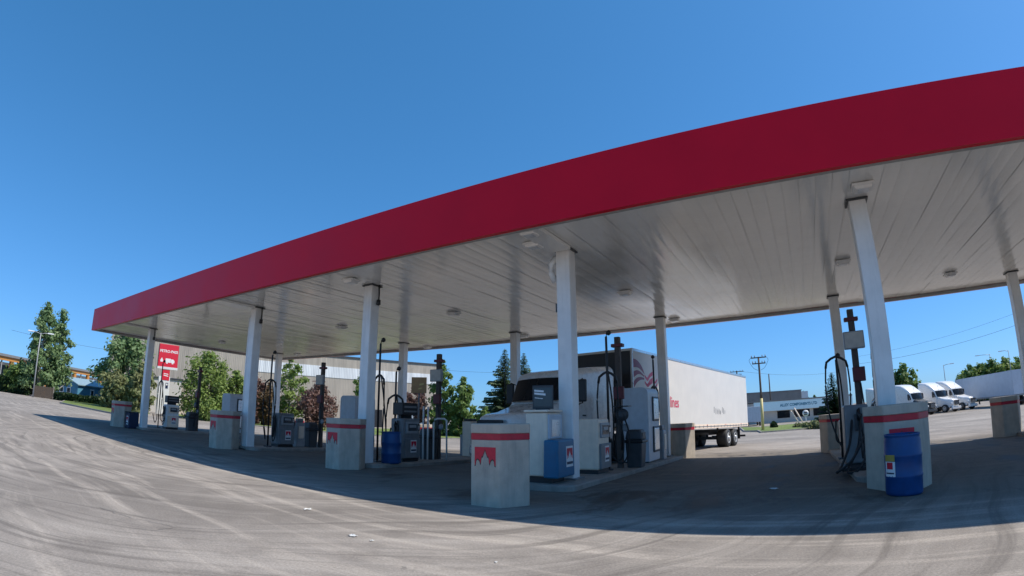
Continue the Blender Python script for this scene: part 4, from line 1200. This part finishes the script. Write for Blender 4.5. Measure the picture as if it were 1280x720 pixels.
# low shop at right
pa, pb = base(945, 525, 92), base(1062, 520, 98)
Ws = Wall(pa, pb); gs = h(pa.x, pa.y)-.1
sh = thing('low_shop', 'low shop with a pale teal sign band and dark windows across the lawn', 'shop', (pa.x, pa.y, gs), 0)
OS = (pa.x, pa.y, gs)
zs0, zs1 = at(960, 513.8, 92).z, at(960, 502.2, 92).z
Ws.box(MB(), 0, Ws.L, -12, 0, gs, zs1-.1).build('wall', 'beige', sh, org=OS)
bd = Ws.box(MB(), -.3, Ws.L+.3, .004, .7, zs0, zs1).build('sign_band', 'signteal', sh, org=OS)
Ws.box(MB(), -.3, Ws.L+.3, -12.2, .75, zs1+.003, zs1+.22).build('roof_edge', 'taupe2', sh, org=OS)
lettering('ALLEY COMPONENTS LTD', .62, lambda a, b, o: Ws.pt(Ws.L*.435+a*.9, .695+o, zs0+.62+b), 'lettering', 'teal', bd, org=OS, bold=.025)
for a0, a1 in ((.22, .35), (.39, .56), (.6, .74), (.77, .9)):
    f = Ws.box(MB(), Ws.L*a0, Ws.L*a1, .003, .06, gs+.85, zs0-.1).build('window', 'glass', sh, org=OS)
pa2, pb2 = base(925, 525, 112), base(1003, 520, 116)
W3 = Wall(pa2, pb2); g3 = h(pa2.x, pa2.y)-.1; z3 = at(960, 490.5, 113).z
bb = thing('flat_roofed_hall', 'taller taupe flat roofed hall behind the low shop', 'building', (pa2.x, pa2.y, g3), 0)
W3.box(MB(), 0, W3.L, -20, 0, g3, z3).build('wall', 'taupe2', bb, org=(pa2.x, pa2.y, g3))
W3.box(MB(), -.1, W3.L+.1, -20.1, .1, z3+.003, z3+.2).build('roof_edge', 'grey', bb, org=(pa2.x, pa2.y, g3))
W3.box(MB(), W3.L+.004, W3.L+1.6, -19, -.3, g3, z3-.2).build('end_wall', 'signwhite', bb, org=(pa2.x, pa2.y, g3))
# pale box van left of the shop
pv = base(941, 522, 84)
bv = thing('box_van', 'pale blue white box van parked left of the low shop', 'van', (pv.x, pv.y, h(pv.x, pv.y)), R(190))
MB().box((0, 0, 1.75), (2.2, 4.2, 2.3)).build('box', 'paleblue', bv, bevel=.04)
MB().box((0, -2.75, 1.2), (2.0, 1.25, 1.5)).build('cab', 'truckwhite', bv, bevel=.2)
MB().box((0, -3.3, 1.55), (1.7, .2, .5)).build('windscreen', 'glass', bv)
for s in (1, -1):
    for y in (-2.7, 1.2): wheel(bv, s*.9, y, .38, .24, s)
# round sign and leaning planks on the lawn
p = base(1007, 525, 64)
sg = thing('round_sign', 'round white sign with a dark symbol on the lawn by the shop', 'sign', p, math.atan2(CAM.y-p.y, CAM.x-p.x)+PI/2)
MB().tube([(0, 0, 0), (0, 0, 1.4)], .04, 8).build('post', 'white_paint', sg)
MB().lathe([(0, -.03), (.38, -.03), (.38, .03), (0, .03)], 24, (0, 0, 1.6), 'y').build('disc', 'sticker', sg)
flat([[(-.18, .03), (.18, .03), (.18, .19), (-.18, .19)], [(-.18, -.19), (.18, -.19), (.18, -.03), (-.18, -.03)]], lambda a, b, o: (a, -.032-o, 1.6+b), 'symbol', 'darkgrey', sg)
for k, u in enumerate((996.5, 1001)):
    p = base(u, 528, 63)
    o = MB().tube([(.5, 0, 0), (-.7, .3, 2.0+.3*k)], .075, 6).build('leaning_pole', 'cream'); o.location = p
    o.rotation_euler.z = math.atan2(CAM.y-p.y, CAM.x-p.x)+PI/2
    tag(o, ('shorter pale pole leaning over the lawn shrubs', 'longer pale pole leaning beside the round sign')[k], 'pole', 'leaning pale poles')
# car by the hedge
pc = base(563, 545, 66)
car = thing('parked_car', 'silver car parked below the pointed green trees', 'car', (pc.x, pc.y, h(pc.x, pc.y)), R(35))
prof = [(-2.2, .35), (-2.25, .7), (-1.5, .92), (-.8, 1.38), (.6, 1.42), (1.4, 1.0), (2.15, .9), (2.25, .5), (2.2, .35)]
rings = []
for x_, f in ((-.86, .93), (-.8, 1.), (.8, 1.), (.86, .93)):
    rings.append([(x_*(1 if z < .95 else .8), y*f, .35+(z-.35)*f) for y, z in prof])
MB().loft(rings, True, False).build('body', 'midgrey', car, bevel=.04)
MB().add([(-.62, -1.46, .95), (.62, -1.46, .95), (.56, -.86, 1.34), (-.56, -.86, 1.34)], [(0, 1, 2, 3)]).build('windscreen', 'glass', car)
for s in (1, -1):
    MB().add([(s*.745, -1.0, .98), (s*.745, 1.15, 1.0), (s*.69, .55, 1.34), (s*.69, -.72, 1.32)], [(0, 1, 2, 3)]).build('side_window', 'glass', car)
    for y in (-1.35, 1.35): wheel(car, s*.78, y, .33, .2, s)

# roadside sign
pz = base(206, 505, 74)
ts = thing('roadside_sign', 'tall red and white roadside sign left under the canopy edge', 'sign', pz, math.atan2(CAM.y-pz.y, CAM.x-pz.x)+PI/2+R(12))
zt_, zb_, zw = at(206, 431, 74).z-pz.z, at(206, 459.5, 74).z-pz.z, at(206, 482, 74).z-pz.z
w_ = 2.6
MB().box((-.25, 0, zw/2+.6), (1.5, .35, zw+1.2-.0)).build('pylon', 'signwhite', ts, bevel=.03)
pn = MB().box((0, 0, (zt_+zb_)/2+.1), (w_, .5, zt_-zb_)).build('panel', 'red_emblem', ts, bevel=.03)
MB().box((0, 0, zb_-.02), (w_+.1, .56, .3)).build('panel_trim', 'signwhite', ts)
hp = zt_-zb_
lettering('PETRO-PASS', .48, lambda a, b, o: (a*.92, -.25-o, zb_+.1+hp*.64+b), 'lettering', 'sticker', pn, bold=.012)
# truck and drop pictograms
z_ = zb_+.1+hp*.3
flat([[(-.35, -.28), (.35, -.28), (.35, .24), (-.35, .24)], [(.38, -.28), (.85, -.28), (.85, .02), (.66, .18), (.38, .18)], [(-.25, -.42), (-.02, -.42), (-.02, -.29), (-.25, -.29)], [(.5, -.42), (.72, -.42), (.72, -.29), (.5, -.29)],
      [(-1.0, -.25), (-.72, -.25), (-.66, -.05), (-.86, .3), (-1.06, -.05)]], lambda a, b, o: (a, -.25-o, z_+b), 'truck_pictogram', 'sticker', pn)
zr = (zb_+zw)/2+.25
rp = MB().box((-.1, -.19, zr), (.95, .04, 1.35)).build('small_red_panel', 'red_emblem', ts)
flat([[(-.3, .12), (.3, .06), (.3, .16), (-.3, .22)], [(-.3, -.1), (.3, -.2), (.3, -.08), (-.3, .02)]], lambda a, b, o: (-.1+a, -.21-o, zr+b), 'script_mark', 'sticker', rp)
zk = zr-1.35
flat([[(.05, -.38), (.4, -.38), (.4, .36), (.05, .36)]], lambda a, b, o: (-.1+a, -.176-o, zk+b), 'pump_pictogram', 'navy', ts)
flat([[(.12, .04), (.33, .04), (.33, .26), (.12, .26)]], lambda a, b, o: (-.1+a, -.184-o, zk+b), 'pictogram_window', 'sticker', ts)

# ------------------------------------------------------------------ poles, lamps and cables
def pole(name, label, cat, b, top, r=.13, arms=(), mtl='wood', group=None, foot=None):
    t = thing(name, label, cat, b, math.atan2(CAM.y-b.y, CAM.x-b.x)+PI/2, group)
    H_ = top-b.z
    z0 = foot or 0
    MB().tube([(0, 0, z0), (0, 0, H_/2), (0, 0, H_)], r, 10, r*.7).build('shaft', mtl, t)
    if foot: MB().tube([(0, 0, -.1), (0, 0, foot)], r+.012, 12).build('painted_foot', 'yellow', t)
    for dz, hw in arms:
        a = MB().box((0, -r-.05, H_-dz), (2*hw, .1, .12)).build('crossarm', mtl, t)
        for xx in (-.9, -.5, .5, .9): MB().lathe([(.03, 0), (.06, .05), (.04, .12), (.06, .18), (.02, .22)], 8, (xx*hw, -r-.05, H_-dz+.06)).build('insulator', 'midgrey', a)
    return t, H_
b = gp(953.5, 538.8)
D_ = math.hypot(b.x-CAM.x, b.y-CAM.y)
t_, H_ = pole('utility_pole', 'tall wooden utility pole with yellow painted foot on the lawn', 'utility pole', b, at(948, 446, D_).z, .15, ((.1, .85), (.75, .75)), foot=2.9 if D_ < 60 else 3.6)
for s in (1, -1): hose(t_, [(s*.8, -.2, H_), (s*1.05, -.25, H_-.35), (s*.95, -.22, H_-.7), (s*.6, -.2, H_-1.25), (s*.15, -.16, H_-1.5)], 'jumper_cable', .018)
b = base(924, 520, 96)
pole('utility_pole', 'distant utility pole with two crossarms above the trailer end', 'utility pole', b, at(925, 463, 96).z, .17, ((.2, 1.2), (.8, .8)))
b = base(964, 520, 108)
pole('utility_pole', 'bare dark pole rising behind the taupe hall', 'utility pole', b, at(963, 467, 108).z, .16)
def lamp(label, u, vtop, D, arm, double=False, mtl='midgrey'):
    b = base(u, 500, D); top = at(u, vtop, D).z
    t = thing('street_lamp', label, 'street lamp', b, math.atan2(CAM.y-b.y, CAM.x-b.x)+PI/2, 'street lamps')
    H_ = top-b.z
    MB().tube([(0, 0, -.1), (0, 0, H_*.5), (0, 0, H_)], .1, 8, .06).build('mast', mtl, t)
    for s in ((1, -1) if double else (1 if arm > 0 else -1,)):
        a = abs(arm)
        ar = MB().tube([(0, 0, H_-.15), (s*a*.5, 0, H_+.02), (s*a, 0, H_+.05)], .05, 6).build('arm', mtl, t)
        MB().box((s*(a+.3), 0, H_+.05), (.85, .34, .16)).build('lamp_head', 'ice', ar, bevel=.04)
    return t
lamp('pale street lamp with a wide double head before the tall left tree', 45.5, 414, 80, 1.0, True, 'midgrey')
lamp('street lamp behind the parked lorries, arm to the right', 1181, 455, 120, 1.4)
lamp('curved arm street lamp above the grey trailer', 1239, 441, 130, -2.4)
lamp('street lamp close to the last back column', 1262, 436, 118, -1.2)
def cable(label, p, q, sag=1.2, r=.02):
    p, q = Vector(p), Vector(q)
    pts = [p+(q-p)*(k/24)-Vector((0, 0, 4*sag*(k/24)*(1-k/24))) for k in range(25)]
    o = MB().tube([v-p for v in pts], r, 5).build('power_cable', 'black'); o.location = p
    tag(o, label, 'cable', 'overhead power cables')
cable('lower power cable sloping up across the right hand sky', at(1068, 455, 105), at(1300, 392, 85), .8)
cable('upper power cable sloping up across the right hand sky', at(1068, 446, 115), at(1300, 376, 95), .8, .016)
cable('power cable between the spruce and the third service post', at(520, 459, 110), at(690, 464, 118), .6, .022)
cable('power cable in the sky above the blue cabin', at(20, 412, 110), at(240, 447, 125), .8, .022)
cable('power cable running right from behind the tall wooden pole', at(925, 464, 96), at(1075, 458, 140), 1.2, .018)

# ------------------------------------------------------------------ litter on the forecourt
for k, (u, v, s, lab) in enumerate(((385, 637, .075, 'white paper scrap on the sunlit asphalt below the third bin'), (441, 670, .07, 'white paper scrap nearer to us, left of the smaller one'), (465, 676, .035, 'tiny white scrap right of the nearer paper scrap'),
                                    (966, 611, .11, 'crushed white cup in the shaded lane between the bins'), (620, 703, .025, 'tiny white scrap nearest to us on the asphalt'))):
    p = gp(u, v)
    rn = random.Random(k); mb = MB()
    g = 4; vs = []
    for j in range(g+1):
        for i in range(g+1): vs.append(((i/g-.5)*s*1.5, (j/g-.5)*s, .006+abs(rn.gauss(0, .014))*(s/.12)))
    mb.add(vs, [(j*(g+1)+i, j*(g+1)+i+1, (j+1)*(g+1)+i+1, (j+1)*(g+1)+i) for j in range(g) for i in range(g)])
    o = mb.build('paper_scrap', 'paper'); o.location = (p.x, p.y, h(p.x, p.y)); o.rotation_euler.z = rn.uniform(0, 3)
    tag(o, lab, 'litter', 'litter on the asphalt')

# ------------------------------------------------------------------ light, sky, camera
SUN = Vector((.70, .335, 1.)).normalized()
el = math.asin(SUN.z); azi = math.atan2(SUN.x, SUN.y)
w = bpy.data.worlds.new('World'); bpy.context.scene.world = w; w.use_nodes = True
nt = w.node_tree; bg = nt.nodes['Background']
sk = nt.nodes.new('ShaderNodeTexSky'); sk.sky_type = 'NISHITA'; sk.sun_disc = False
sk.sun_elevation = el; sk.sun_rotation = azi
sk.air_density = 1.0; sk.dust_density = 1.0; sk.ozone_density = 6.; sk.altitude = 1000
# the camera's own colour response: a power and a gain per channel, the same over the whole sky
sep = nt.nodes.new('ShaderNodeSeparateColor'); cmb = nt.nodes.new('ShaderNodeCombineColor')
nt.links.new(sk.outputs[0], sep.inputs[0])
for i, (pw_, gn) in enumerate(((.85, .061), (.64, .15), (.68, .215))):
    p_ = nt.nodes.new('ShaderNodeMath'); p_.operation = 'POWER'; p_.inputs[1].default_value = pw_
    q_ = nt.nodes.new('ShaderNodeMath'); q_.operation = 'MULTIPLY'; q_.inputs[1].default_value = gn/.15
    nt.links.new(sep.outputs[i], p_.inputs[0]); nt.links.new(p_.outputs[0], q_.inputs[0]); nt.links.new(q_.outputs[0], cmb.inputs[i])
nt.links.new(cmb.outputs[0], bg.inputs[0]); bg.inputs[1].default_value = .15
sl = bpy.data.lights.new('sun', 'SUN'); sl.energy = 4.2; sl.angle = R(.53); sl.color = (1., .93, .83)
so = bpy.data.objects.new('sun', sl); C.objects.link(so); so.rotation_euler = SUN.to_track_quat('Z', 'Y').to_euler()

cd = bpy.data.cameras.new('camera'); cam = bpy.data.objects.new('camera', cd); C.objects.link(cam)
cd.type = 'PANO'; cd.panorama_type = 'FISHEYE_LENS_POLYNOMIAL'
cd.sensor_fit = 'HORIZONTAL'; cd.sensor_width = 36.; cd.sensor_height = 20.25
# angle as a polynomial of the distance r (mm) on the sensor: inverse of r = f (th + k3 th^3)
s_ = 36./1280.
f_mm = FPX*s_
cd.fisheye_fov = R(170)
cd.fisheye_polynomial_k0 = 0.
cd.fisheye_polynomial_k1 = -1./f_mm
cd.fisheye_polynomial_k2 = 0.
cd.fisheye_polynomial_k3 = K3/f_mm**3
cd.fisheye_polynomial_k4 = 0.
cd.clip_start = .05; cd.clip_end = 5000
m4 = Matrix((( MR[0][0], MR[0][2], -MR[0][1]), (MR[1][0], MR[1][2], -MR[1][1]), (MR[2][0], MR[2][2], -MR[2][1]))).to_4x4()
m4.translation = CAM
cam.matrix_world = m4
sc = bpy.context.scene
sc.camera = cam
sc.view_settings.view_transform = 'Standard'; sc.view_settings.look = 'None'; sc.view_settings.exposure = .36; sc.view_settings.gamma = 1
sc.render.engine = 'CYCLES'
sc.cycles.max_bounces = 6; sc.cycles.diffuse_bounces = 3; sc.cycles.glossy_bounces = 3
sc.cycles.use_denoising = True
